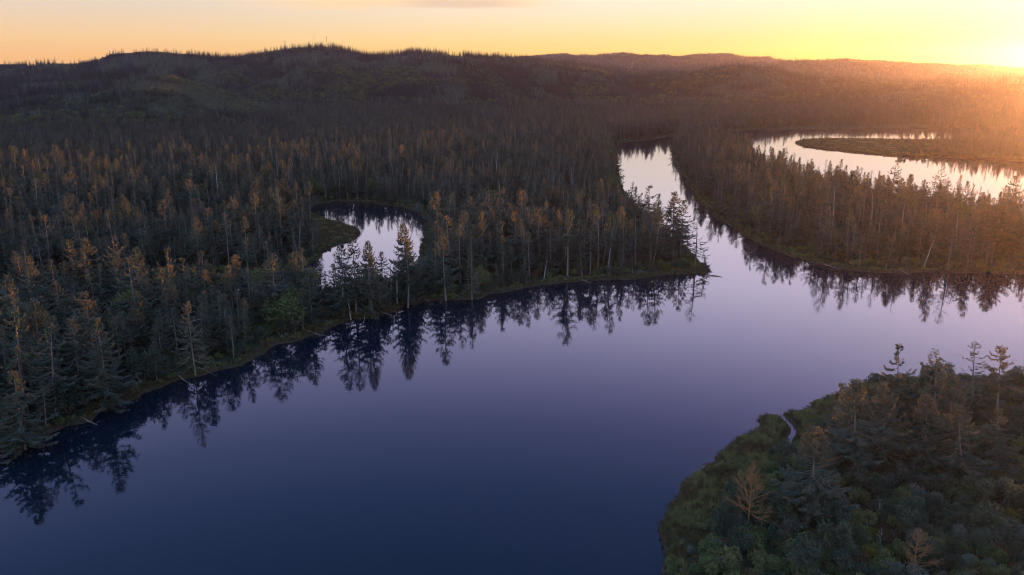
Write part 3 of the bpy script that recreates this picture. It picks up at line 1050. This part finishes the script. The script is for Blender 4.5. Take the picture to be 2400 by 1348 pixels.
SNAGS = [
    (931, 712, 931, 598, 0, 'tall bleached pole-like dead tree standing on the bank beside the green-topped spruce', 'tall bleached pole'),
    (918, 700, 914, 615, 1, 'short broken dead tree just behind the tall bleached pole', ''),
    (790, 700, 784, 610, 0, 'thin white dead trunk in front of the lagoon mouth', ''),
    (822, 744, 815, 688, 1, 'low white stub standing at the bank below the lagoon', 'low white stub'),
    (852, 752, 856, 725, 1, 'small dead snag leaning over the water at the bank', ''),
    (1275, 655, 1282, 608, 1, 'leaning broken dead stub on the bank, taller of two', 'leaning broken stubs'),
    (1284, 650, 1285, 627, 1, 'upright broken dead stub on the bank, shorter of two', ''),
    (1483, 640, 1483, 622, 1, 'pale short stump on the point bank', 'short pale stump'),
    (1216, 666, 1217, 648, 1, 'tiny dead stub near the low bank under the white-trunked spruce', ''),
    (1837, 520, 1840, 415, 0, 'straight pale dead trunk on the peninsula across the channel', 'straight pale peninsula trunk'),
    (2105, 600, 2122, 470, 0, 'leaning pale dead trunk in the peninsula wood', 'leaning pale peninsula trunk'),
    (2166, 625, 2190, 560, 1, 'short leaning dead trunk above the peninsula shore', ''),
    (2240, 600, 2246, 490, 0, 'thin dead trunk deep in the peninsula wood', 'thin deep peninsula trunk'),
    (2040, 560, 2044, 450, 0, 'grey dead trunk behind the peninsula shore shrubs', 'grey shore-side peninsula trunk'),
    (1950, 560, 1956, 440, 0, 'grey dead trunk standing in the middle of the peninsula', 'grey mid-peninsula trunk'),
    (2052, 1230, 2060, 1175, 2, 'twisted white dead branches poking out of the dark shrubs', 'twisted white dead branches'),
    (2310, 1135, 2318, 1105, 2, 'small whitish leafless bush among the shrubs', 'whitish leafless bush'),
    (2062, 1290, 2066, 1240, 2, 'forked whitish dead sapling among grey green willows', 'forked whitish sapling'),
]
snag_meshes = [bare_tree(80, 14, 9, .9, -10, 20, M_DEADWOOD, 1, 0, .3, .17), bare_tree(81, 7, 5, .8, 0, 40, M_DEADWOOD, 1, 0, .35, .17),
               bare_tree(82, 6, 9, 2.4, 25, 70, M_DEADWOOD, 5, .3, .2, .09)]
for bx, by, tx, ty, k, label, short in SNAGS:
    x, y, h, lean = hero_place(bx, by, tx, ty)
    place_bare('dead_tree', 'dead tree', snag_meshes[k], x, y, gz(x, y), h / (14, 7, 6)[k], rnd(0, 6.28), label, math.atan2(lean, h))
    hero_xy.append((x, y))
    if short: LANDMARKS.append((x, y, short))
hero_xy = np.array(hero_xy)


def beside(x, y):
    """where a plant stands, told by the nearest plant that has a description of its own"""
    d, lx_, ly_, nm = min(((x - a) ** 2 + (y - b_) ** 2, a, b_, s_) for a, b_, s_ in LANDMARKS)
    d = math.sqrt(d)
    far = 'just ' if d < 9 else ('' if d < 22 else 'well ')
    # directions as seen by someone looking up the river towards the hills
    vx = x - lx_ * (y / ly_); vy = y - ly_
    if abs(vy) > abs(vx): rel = 'behind' if vy > 0 else 'in front of'
    else: rel = 'sunward of' if vx > 0 else 'on the shady side of'
    return far + rel + ' the ' + nm

# a drift log lying off the point
lx, ly = at(1668, 645); lx2, ly2 = at(1692, 650)
lg = empty('fallen_log', (lx, ly, 0), (0, 0, 0))
tag(lg, 'fallen log with upright twigs floating off the tip of the point', 'log')
b = MB(); b.tube([(-3, 0, .3), ((lx2 - lx) * .5, (ly2 - ly) * .5, .12), (lx2 - lx, ly2 - ly, .05)], [.22, .16, .05], 6, 0)
link('trunk', b.mesh('log_trunk', [M_BARK_DARK]), parent=lg)
for k in range(6):
    s = .3 + k * .13
    b = MB(); p = V(((lx2 - lx) * s, (ly2 - ly) * s, .1))
    b.tube([p, p + V((rnd(-.6, .6), rnd(-.6, .6), rnd(.6, 1.5)))], [.05, .01], 4, 0)
    link('twig', b.mesh('log_twig', [M_BARK_DARK]), parent=lg)

# ---- the swamp forest on the flats
fx, fy = jitter(-1350, 1500, 110, 1900, 6.2)
keep = in_view(fx, fy)
fx = fx[keep]; fy = fy[keep]
sd = shore_sd(fx, fy)
hz = hill_z(fx, fy)
isl = polymask(ISLAND_AREA, fx, fy)
dens = fbm(fx / 45, fy / 45, 91, 3)
ok = (sd > 2.6) & (hz < 14) & ~isl & (dens + rng.uniform(-.25, .25, fx.size) > .33)
ok &= (sd > 14) | (rng.uniform(size=fx.size) < .62)
thin = polymask([(745, 600), (1000, 600), (1010, 705), (880, 748), (740, 770)], fx, fy)
ok &= ~thin | (rng.uniform(size=fx.size) < .62)
for mdw in MEADOWS:
    ok &= ~polymask(mdw, fx, fy)
far_marsh = polymask([(1850, 296), (2200, 292), (2200, 306), (1850, 309)], fx, fy)
ok &= ~far_marsh | (rng.uniform(size=fx.size) < .3)
for hx, hy in hero_xy:
    ok &= (fx - hx) ** 2 + (fy - hy) ** 2 > 3.2 ** 2
fx = fx[ok]; fy = fy[ok]; sd = sd[ok]; thin = thin[ok]
fz = ground_z(fx, fy, sd)
n = len(fx)
hs = np.clip(rng.normal(18.0, 3.4, n), 9, 26) * (.8 + .4 * fbm(fx / 90, fy / 90, 95, 2))
em = rng.uniform(size=n)
hs = np.where(em > .86, hs * rng.uniform(1.15, 1.4, n), np.where(em < .22, hs * rng.uniform(.45, .75, n), hs))
hs = np.minimum(hs, np.where(thin, 17, 28))
hs = np.where(polymask([(1560, 330), (1760, 330), (1760, 440), (1600, 430)], fx, fy), np.clip(hs * 1.3, 16, 30), hs)
hs *= np.where(sd < 6, rng.uniform(.5, 1.0, n), 1)
onbar = inside(BAR, fx, fy)
hs = np.where(onbar, hs * np.interp(to_px(fx, fy, fz)[0], [2095, 2180, 2320], [.22, .5, .9]) * rng.uniform(.7, 1.15, n), hs)
hs = np.where(polymask([(1850, 296), (2200, 292), (2200, 306), (1850, 309)], fx, fy), hs * .5, hs)
li = rng.choice(len(SPRUCE) + 3, n, p=[.15, .12, .14, .11, .11, .12, .08, .05, .07, .02, .02, .01])
# trees that show largest become things of their own
ppx, ppy = to_px(fx, fy, fz)
tpx, tpy = to_px(fx, fy, fz + hs)
hs = np.where((li == 9) | (li == 10), np.minimum(hs * .62, 13), hs)
size = np.where((li < 9) & (ppx > -20) & (ppx < 2420) & (tpy > -50) & (tpy < 1348), ppy - tpy, 0)
# shaded by nearer crowns: a tree behind a wall of trees shows less
n_ind = 300 - len(HEROES) - 2
order = np.argsort(-size)[:n_ind]
is_ind = np.zeros(n, bool); is_ind[order] = True


def zone_of(px_, py_, x, y, d):
    if inside(PEN, np.array([x]), np.array([y]))[0]:
        return 'on the low peninsula across the channel', 'peninsula spruces'
    if px_ > 1480: return 'on the narrow end of the point', 'point spruces'
    if py_ > 690 + max(0, (700 - px_)) * .0 and px_ < 980:
        if d < 10: return 'along the shaded bank of the main river below the lagoon', 'shaded bank spruces'
        if px_ < 420: return 'in the dark wood between the main river and the slough bend', 'slough bend spruces'
        return 'in the strip of wood between the main river and the slough', 'strip spruces'
    if px_ >= 980:
        if d < 12: return 'along the low bank between the lagoon end and the point', 'low bank spruces'
        return 'in the wood behind the low bank', 'wood spruces behind the low bank'
    return 'in the shaded wood beyond the slough', 'spruces beyond the slough'


random.seed(8)
for k in order:
    zn, gp = zone_of(ppx[k], ppy[k], fx[k], fy[k], sd[k])
    hw = 'tall' if hs[k] > 21 else ('young' if hs[k] < 11 else ('short' if hs[k] < 15.5 else 'mid-height'))
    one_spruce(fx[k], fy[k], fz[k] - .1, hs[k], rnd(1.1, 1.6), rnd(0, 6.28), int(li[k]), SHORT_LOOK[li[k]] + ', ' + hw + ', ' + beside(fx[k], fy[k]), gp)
rest = ~is_ind
print('forest', n, 'individual', is_ind.sum())
ALDER = [round_tree(701, 20, 8.0, 1500, M_LEAF), round_tree(702, 20, 7.0, 1500, M_LEAF_GREY)]
SNAG_ALL = spruce(703, bare=.3, n=45, reach=1.7, gap=.3, needles=0.0, hang=False)
sn_ = MB(); sn_.v = list(SNAG_ALL[0].v); sn_.f = list(SNAG_ALL[0].f); sn_.m = list(SNAG_ALL[0].m); sn_.add(SNAG_ALL[1].v, SNAG_ALL[1].f, 0)
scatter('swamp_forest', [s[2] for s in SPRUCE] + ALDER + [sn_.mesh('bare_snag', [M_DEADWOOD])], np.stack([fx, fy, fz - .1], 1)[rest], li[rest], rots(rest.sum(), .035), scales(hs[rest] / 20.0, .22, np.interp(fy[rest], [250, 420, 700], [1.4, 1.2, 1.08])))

def one_shrub(x, y, z, s, k, label, group):
    sm, fm, jm, _ = SHRUB[k]
    o = empty('leafy_shrub', (x, y, z))
    tag(o, label, 'shrub', group)
    rz = rnd(0, 6.28); w = s * rnd(.85, 1.2)
    for nm, m in (('stem', sm), ('foliage', fm)):
        c = link(nm, m, parent=o); c.rotation_euler = (0, 0, rz); c.scale = (w, w, s)
    return o


# ---- a few broadleaf trees and fallen trunks along the bank, each a thing of its own
ALD = [(572, 800, 1.0, 6, 'yellow green alder at the water beside the thin leaning bank spruce'), (648, 778, .9, 6, 'yellow green bush-like alder at the foot of the broken-topped spruce'),
       (690, 742, 1.2, 2, 'grey green alder behind the broken-topped pale-trunked spruce'), (160, 968, 1.1, 5, 'dark alder between the two orange-topped bank spruces'),
       (335, 900, 1.2, 5, 'dark round alder at the shaded bank past the skirted spruce'), (385, 868, 1.1, 1, 'dark green alder just short of the pale drooping-limbed spruce'),
       (845, 452, 1.6, 6, 'yellow-green leafy tree on the far shore of the lagoon'), (985, 502, 1.5, 2, 'pale leafy tree at the lagoon head'),
       (800, 440, 1.5, 2, 'grey leafy tree behind the far lagoon shore'), (466, 590, 1.9, 4, 'purple-brown leafy tree in the dark wood beyond the slough'),
       (552, 572, 1.7, 4, 'purple-brown rounded tree short of the lagoon bar'), (1118, 662, 1.2, 5, 'dark leafy tree just past the pale lichened bank spruce')]
random.seed(21)
for px_, py_, s_, k, label in ALD:
    x, y = at(px_, py_, 1.0)
    o = one_shrub(x, y, gz(x, y) - .1, s_ * 1.3, k, label, None)
    o.name = 'alder_tree'; o['category'] = 'tree'
FALLEN = [(905, 738, -.5, 9, 'fallen grey trunk sliding into the water below the lagoon end'), (1000, 706, -.9, 8, 'fallen trunk lying off the bank short of the pale lichened spruce'),
          (740, 785, -.3, 10, 'fallen pale trunk reaching into the river below the lagoon mouth'), (430, 893, -.7, 9, 'fallen trunk at the shaded water edge by the pale drooping-limbed spruce'),
          (1370, 661, -.6, 9, 'fallen trunk on the low bank under the leaning pair'), (1950, 628, -.8, 12, 'fallen trunk on the peninsula shore across the channel'),
          (2120, 641, -1.2, 11, 'fallen trunk in the water at the straight peninsula shore'), (210, 992, -.4, 8, 'dark fallen trunk at the bank between the first two spruces'),
          (1640, 1108, -2.4, 6, 'fallen branch lying in the water by the green grassy shore')]
for px_, py_, a, L, label in FALLEN:
    x, y = at(px_, py_, 0); L *= .7
    o = empty('fallen_tree', (x, y, .1)); tag(o, label, 'log', 'fallen trunks along the banks')
    b = MB(); d = V((math.cos(a), math.sin(a), 0))
    b.tube([d * -L * .45 + V((0, 0, 1.0)), d * 0 + V((0, 0, .35)), d * L * .55 + V((0, 0, -.12))], [.24, .18, .06], 6, 0)
    link('stem', b.mesh('fallen_stem', [M_LIMB]), parent=o)
    for k in range(5):
        p = d * (L * (-.1 + .13 * k)) + V((0, 0, .25)); b = MB()
        b.tube([p, p + V((rnd(-1, 1), rnd(-1, 1), rnd(.4, 1.3)))], [.06, .012], 4, 0)
        link('branch', b.mesh('fallen_branch', [M_LIMB]), parent=o)

# ---- undergrowth beneath and along the banks
ux, uy = jitter(-900, 1100, 110, 1000, 4.4)
keep = in_view(ux, uy); ux = ux[keep]; uy = uy[keep]
sd = shore_sd(ux, uy)
isl = polymask(ISLAND_AREA, ux, uy)
ok = (sd > .9) & ~isl & (hill_z(ux, uy) < 10)
mm = np.zeros(ux.shape, bool)
for mdw in MEADOWS[2:4]: mm |= polymask(mdw, ux, uy)
ok &= ~mm
ok &= (sd < 14) | (rng.uniform(size=ux.size) < .55)
ux = ux[ok]; uy = uy[ok]; sd = sd[ok]; uz = ground_z(ux, uy, sd); n = len(ux)
ui = rng.choice(len(SHRUB), n, p=[.24, .24, .12, .20, .08, .10, .02])
us = rng.uniform(.5, 1.05, n) * np.where(sd < 4, .55, 1.0)
upx, upy = to_px(ux, uy, uz)
bank_ind = (sd < 9) & (upx > 0) & (upx < 1700) & (upy > 640) & (us > .42)
cand = np.where(bank_ind)[0]
cand = cand[np.argsort(-upy[cand] * us[cand])][:90]
b_ind = np.zeros(n, bool); b_ind[cand] = True


random.seed(9)
for k in cand:
    look = SHRUB_KINDS[ui[k]][0]
    big = 'big ' if us[k] > .8 else ('' if us[k] > .5 else 'small ')
    one_shrub(ux[k], uy[k], uz[k] - .1, us[k], int(ui[k]), big + look + ' ' + beside(ux[k], uy[k]), 'shrubs along the river bank')
r_ = ~b_ind
scatter('undergrowth', [s[2] for s in SHRUB], np.stack([ux, uy, uz - .15], 1)[r_], ui[r_], rots(r_.sum(), .1), scales(us[r_]))

# ---- the shrubby shore in the corner
sx, sy = jitter(30, 330, 20, 260, 2.9)
isl = polymask(ISLAND_AREA, sx, sy)
sx = sx[isl]; sy = sy[isl]
k_ = in_view(sx, sy, 1.15); sx = sx[k_]; sy = sy[k_]
sd = shore_sd(sx, sy)
spx, spy = to_px(sx, sy, np.full(sx.shape, 1.0))
GRASSY = [(1560, 1240), (1610, 1132), (1700, 1056), (1800, 978), (1960, 930), (1990, 960), (1880, 1040), (1830, 1090), (1780, 1140), (1700, 1220), (1640, 1300)]
gr = polymask(GRASSY, sx, sy)
ok = (sd > .8) & (dist_to(CRK, sx, sy, False, 6.0) > 3.2) & (~gr | (rng.uniform(size=sx.size) < .10))
for hx, hy in hero_xy:
    ok &= (sx - hx) ** 2 + (sy - hy) ** 2 > 1.6 ** 2
sx = sx[ok]; sy = sy[ok]; sd = sd[ok]; gr = gr[ok]; sz = ground_z(sx, sy, sd); n = len(sx)
patch = fbm(sx / 16, sy / 16, 77, 2)
pr = np.array([[.30, .12, .10, .26, .12, .04, .06], [.14, .30, .14, .16, .08, .16, .02], [.12, .18, .32, .16, .10, .10, .02]])
si = np.array([rng.choice(7, p=pr[0 if p < .42 else (1 if p < .58 else 2)]) for p in patch])
ss = rng.uniform(.55, 1.1, n) * np.where(sd < 5, .5, 1) * np.where(gr, .55, 1)
spx, spy = to_px(sx, sy, sz)
show = np.where((spx > -10) & (spx < 2410) & (spy < 1400), ss / np.hypot(sx, sy), 0)
cand = np.argsort(-show)[:205]
s_ind = np.zeros(n, bool); s_ind[cand] = True
for k in cand:
    look = SHRUB_KINDS[si[k]][0]
    big = 'big ' if ss[k] > .85 else ('' if ss[k] > .55 else 'small ')
    one_shrub(sx[k], sy[k], sz[k] - .1, ss[k], int(si[k]), big + look + ' ' + beside(sx[k], sy[k]), 'shrubs of the shrubby shore')
r_ = ~s_ind
scatter('thicket', [s[2] for s in SHRUB], np.stack([sx, sy, sz - .15], 1)[r_], si[r_], rots(r_.sum(), .1), scales(ss[r_]))

# ---- grasses: along every bank, on the grassy shore, on the bars
TUS = [tussock(500, M_GRASS), tussock(501, M_GRASS, 1.1, .7, 44), tussock(502, M_GRASS_DRY), tussock(503, M_GRASS_DRY, .7, .8, 44)]
gx1, gy1 = jitter(30, 260, 20, 235, .8)
m1 = polymask(ISLAND_AREA, gx1, gy1) & in_view(gx1, gy1)
gx1 = gx1[m1]; gy1 = gy1[m1]
g_sd = shore_sd(gx1, gy1)
gm = polymask(GRASSY, gx1, gy1) | (g_sd < 4)
m1 = (g_sd > -.7 + rng.uniform(0, .9, g_sd.size)) & gm & (dist_to(CRK, gx1, gy1, False, 6.0) > 1.5)
gx1 = gx1[m1]; gy1 = gy1[m1]; g_sd = g_sd[m1]
gx2, gy2 = jitter(-420, 420, 110, 640, 1.3)
m2 = in_view(gx2, gy2); gx2 = gx2[m2]; gy2 = gy2[m2]
m2 = ~polymask(ISLAND_AREA, gx2, gy2); gx2 = gx2[m2]; gy2 = gy2[m2]
d2 = shore_sd(gx2, gy2)
bar = polymask(MEADOWS[2], gx2, gy2) | polymask(MEADOWS[5], gx2, gy2) | polymask(MEADOWS[4], gx2, gy2)
m2 = (d2 > -.7 + rng.uniform(0, .9, d2.size)) & ((d2 < 3.2) | bar)
gx2 = gx2[m2]; gy2 = gy2[m2]; d2 = d2[m2]
gx3, gy3 = jitter(330, 1000, 780, 1220, 3.0)
m3 = in_view(gx3, gy3) & inside(BAR, gx3, gy3); gx3 = gx3[m3]; gy3 = gy3[m3]
d3 = shore_sd(gx3, gy3)
gx2 = np.concatenate([gx2, gx3]); gy2 = np.concatenate([gy2, gy3]); d2 = np.concatenate([d2, d3])
gx = np.concatenate([gx1, gx2]); gy = np.concatenate([gy1, gy2]); gd = np.concatenate([g_sd, d2]); gzz = ground_z(gx, gy, gd)
n = len(gx)
dry = (fbm(gx / 6, gy / 6, 66, 3) + rng.uniform(-.12, .12, n) > np.where(gy > 700, .36, .50)) | (gd < 1.5)
gi_ = np.where(dry, 2, 0) + rng.integers(0, 2, n)
print('grass', n)
scatter('marsh_grass', TUS, np.stack([gx, gy, np.maximum(gzz, -.15)], 1), gi_, rots(n, .15), scales(rng.uniform(.6, 1.3, n) * np.where(gy > 700, 1.3, 1.0), .12, np.where(gy > 700, 2.4, 1.0)))
# ---- trees on the hills
HILLP = [small_conifer(601), small_conifer(602, 13, 1.7), small_conifer(603, 9, 2.1, 34), round_tree(604), round_tree(605, 8, 3.4, 260, M_LEAF_DARK),
         small_conifer(606, 22, 4.0, 70, M_HILL_DARK), small_conifer(607, 20, 3.4, 64, M_HILL_DARK),
         small_conifer(608, 15, 2.4, 50, M_HILL_DARK), small_conifer(609, 13, 2.2, 46, M_HILL_DARK)]
sets = []
for (y0, y1, sp, sc_) in ((880, 2000, 6.0, 1.0), (2000, 3300, 8.0, 1.1), (3300, 5600, 15.0, 1.7)):
    hx, hy = jitter(-y1 * .76, y1 * .78, y0, y1, sp)
    k_ = in_view(hx, hy) ; hx = hx[k_]; hy = hy[k_]
    hz = hill_z(hx, hy)
    k_ = (hz > 3)
    hx = hx[k_]; hy = hy[k_]; hz = hz[k_]
    # leave out slopes that face away
    hz2 = hill_z(hx, hy + 40)
    k_ = (hz2 - hz > -18) & (hz2 - hz > -.35 * 40)
    hx = hx[k_]; hy = hy[k_]; hz = hz[k_]
    cpx, cpy = to_px(hx, hy, hz)
    n = len(hx)
    cc = np.zeros(n, bool)
    CCp = np.array(CLEARCUT, float)
    cc = inside(CCp, cpx, cpy) & (hy < 1800)
    dd = 55.0
    lap = hill_z(hx + dd, hy) + hill_z(hx - dd, hy) - 2 * hz
    sp1 = fbm(hx / 170, hy / 170, 41, 3); sp2 = fbm(hx / 60, hy / 60, 43, 3); u = rng.uniform(size=n)
    low = hz < 26
    gully = lap + (sp1 - .5) * 34 > 6.0
    idx = np.where(u < .4, 0, np.where(u < .8, 1, 2))
    idx = np.where(gully, np.where(u < .5, 7, 8), idx)  # dark needles in the hollows paint in the shade of the folds
    rt = (sp1 + (u - .5) * .15 > .60) | (low & (sp2 > .50))
    idx = np.where(rt, np.where(u < .5, 3, 4), idx)
    tall = ((hy > 2330) & (cpy < 152) & (u < .34) & (sp2 > np.where((cpx > 480) & (cpx < 1240), .42, .60))) | (u > .988) | ((sp2 > .64) & (u > .6)) | (gully & (u > .85))
    idx = np.where(tall, np.where(u < .75, 5, 6), idx)
    s = rng.uniform(.55, 1.1, n) * sc_ * (.7 + .6 * sp2)
    s = np.where(tall, rng.uniform(.65, 1.25, n), s)
    young = (idx < 3)
    s = np.where(young, s * .55, s)
    wd = np.where(young, 2.1, np.where(idx > 6, 1.6, np.where((idx == 3) | (idx == 4), 1.5, 1.2)))
    keep = u < 2
    s = np.where(cc & ~(u > .985), s * .5, s)
    idx = np.where(cc & (u <= .985), np.where(u < .5, 3, 0), idx)
    sets.append((hx[keep], hy[keep], hz[keep] + .2, idx[keep], s[keep], wd[keep]))
hx, hy, hzz, hi, hs_, hw_ = [np.concatenate([s[i] for s in sets]) for i in range(6)]
print('hill trees', len(hx))
scatter('hill_forest', HILLP, np.stack([hx, hy, hzz], 1), hi, rots(len(hx), .03), scales(hs_, .15, hw_))

# ---- masts on the summit
def mast(px, py_top, base_py, Y, dishes, label, r=.7):
    dx, dy, dz = ray(px, py_top)
    x = dx / dy * Y; zt = H + dz / dy * Y
    zb = float(hill_z(np.array([x]), np.array([float(Y)]))[0])
    o = empty('radio_mast', (x, Y, zb)); tag(o, label, 'mast')
    h = zt - zb
    b = MB()
    for k in range(3):
        a = k * 2.094
        b.tube([(math.cos(a) * r, math.sin(a) * r, 0), (math.cos(a) * r * .4, math.sin(a) * r * .4, h)], [.16, .1], 4, 0)
    nst = max(4, int(h / 2.5))
    for j in range(nst):
        z0 = h * j / nst; z1 = h * (j + 1) / nst
        for k in range(3):
            a = k * 2.094; a2 = a + 2.094
            q0 = r * (1 - .6 * z0 / h); q1 = r * (1 - .6 * z1 / h)
            b.tube([(math.cos(a) * q0, math.sin(a) * q0, z0), (math.cos(a2) * q1, math.sin(a2) * q1, z1)], [.07, .07], 3, 0)
    link('lattice', b.mesh('mast_lattice', [M_STEEL]), parent=o)
    for k in range(dishes):
        d = MB(); z = h * (.95 - .16 * k); a = -1.6 + k * .9
        c = V((math.cos(a) * (r + .7), math.sin(a) * (r + .7), z)); nn = V((math.cos(a), math.sin(a), 0)); t1 = V((-nn.y, nn.x, 0)); t2 = V((0, 0, 1))
        vs_ = [c - nn * .5] + [c + (t1 * math.cos(q * .628) + t2 * math.sin(q * .628)) * 1.3 for q in range(10)] + [c + nn * .25]
        fs_ = [(0, 1 + q, 1 + (q + 1) % 10) for q in range(10)] + [(11, 1 + (q + 1) % 10, 1 + q) for q in range(10)]
        d.add(vs_, fs_, 0)
        link('dish', d.mesh('mast_dish', [M_STEEL]), parent=o)


mast(765, 86, 108, 2440, 3, 'lattice radio mast with dishes on the wooded summit', 1.0)
mast(735, 81, 108, 2440, 0, 'thin tall mast without dishes on the wooded summit', .35)
mast(803, 89, 112, 2440, 0, 'faint thin mast on the far shoulder of the wooded summit', .25)
mast(776, 93, 110, 2440, 0, 'short thin mast just beside the lattice mast with dishes', .25)
o = None
dx, dy, dz = ray(667, 97); Y = 2440; x = dx / dy * Y; zb = float(hill_z(np.array([x]), np.array([float(Y)]))[0]); zt = H + dz / dy * Y
pole = empty('power_pole', (x, Y, zb)); tag(pole, 'two-legged power pole with crossbar on the shoulder of the summit', 'pole')
for s in (-2.2, 2.2):
    b = MB(); b.tube([(s, 0, 0), (s, 0, zt - zb)], [.3, .22], 6, 0); link('leg', b.mesh('pole_leg', [M_BARK_DARK]), parent=pole)
b = MB(); b.tube([(-4.2, .4, zt - zb - .8), (4.2, .4, zt - zb - .8)], [.25, .25], 6, 0); link('crossbar', b.mesh('pole_bar', [M_BARK_DARK]), parent=pole)

# ---- labels: plants that would read alike are told apart by a second landmark, then by height
def words_(t):
    return len(t.replace(',', ' ').split())


def alike():
    d = {}
    for o_ in C.objects:
        if o_.parent is None and 'label' in o_.keys(): d.setdefault(o_['label'], []).append(o_)
    return [v for v in d.values() if len(v) > 1]


for grp in alike():
    for o_ in grp:
        x, y = o_.location.x, o_.location.y
        used_nm = [nm for _, _, nm in LANDMARKS if nm in o_['label']]
        more = sorted((math.hypot(x - a, y - b_), nm) for a, b_, nm in LANDMARKS if nm not in used_nm)
        t = o_['label'].replace('well on the shady side of', 'shadeward of').replace('just on the shady side of', 'just shadeward of').replace('on the shady side of', 'shadeward of')
        t = t.replace('well behind', 'behind').replace('well sunward', 'sunward').replace('well in front', 'in front')
        t = t + ', near the ' + more[0][1]
        if words_(t) <= 16: o_['label'] = t
for grp in alike():
    grp.sort(key=lambda q: -q.children[-1].scale.z)
    hi_, lo_ = ('taller', 'shorter') if len(grp) == 2 else ('tallest', 'shortest')
    for o_, w_ in ((grp[0], hi_), (grp[-1], lo_)):
        t = o_['label'].replace(', tall,', ',').replace(', mid-height,', ',').replace(', short,', ',')
        t = w_ + ' ' + t
        if words_(t) <= 16: o_['label'] = t
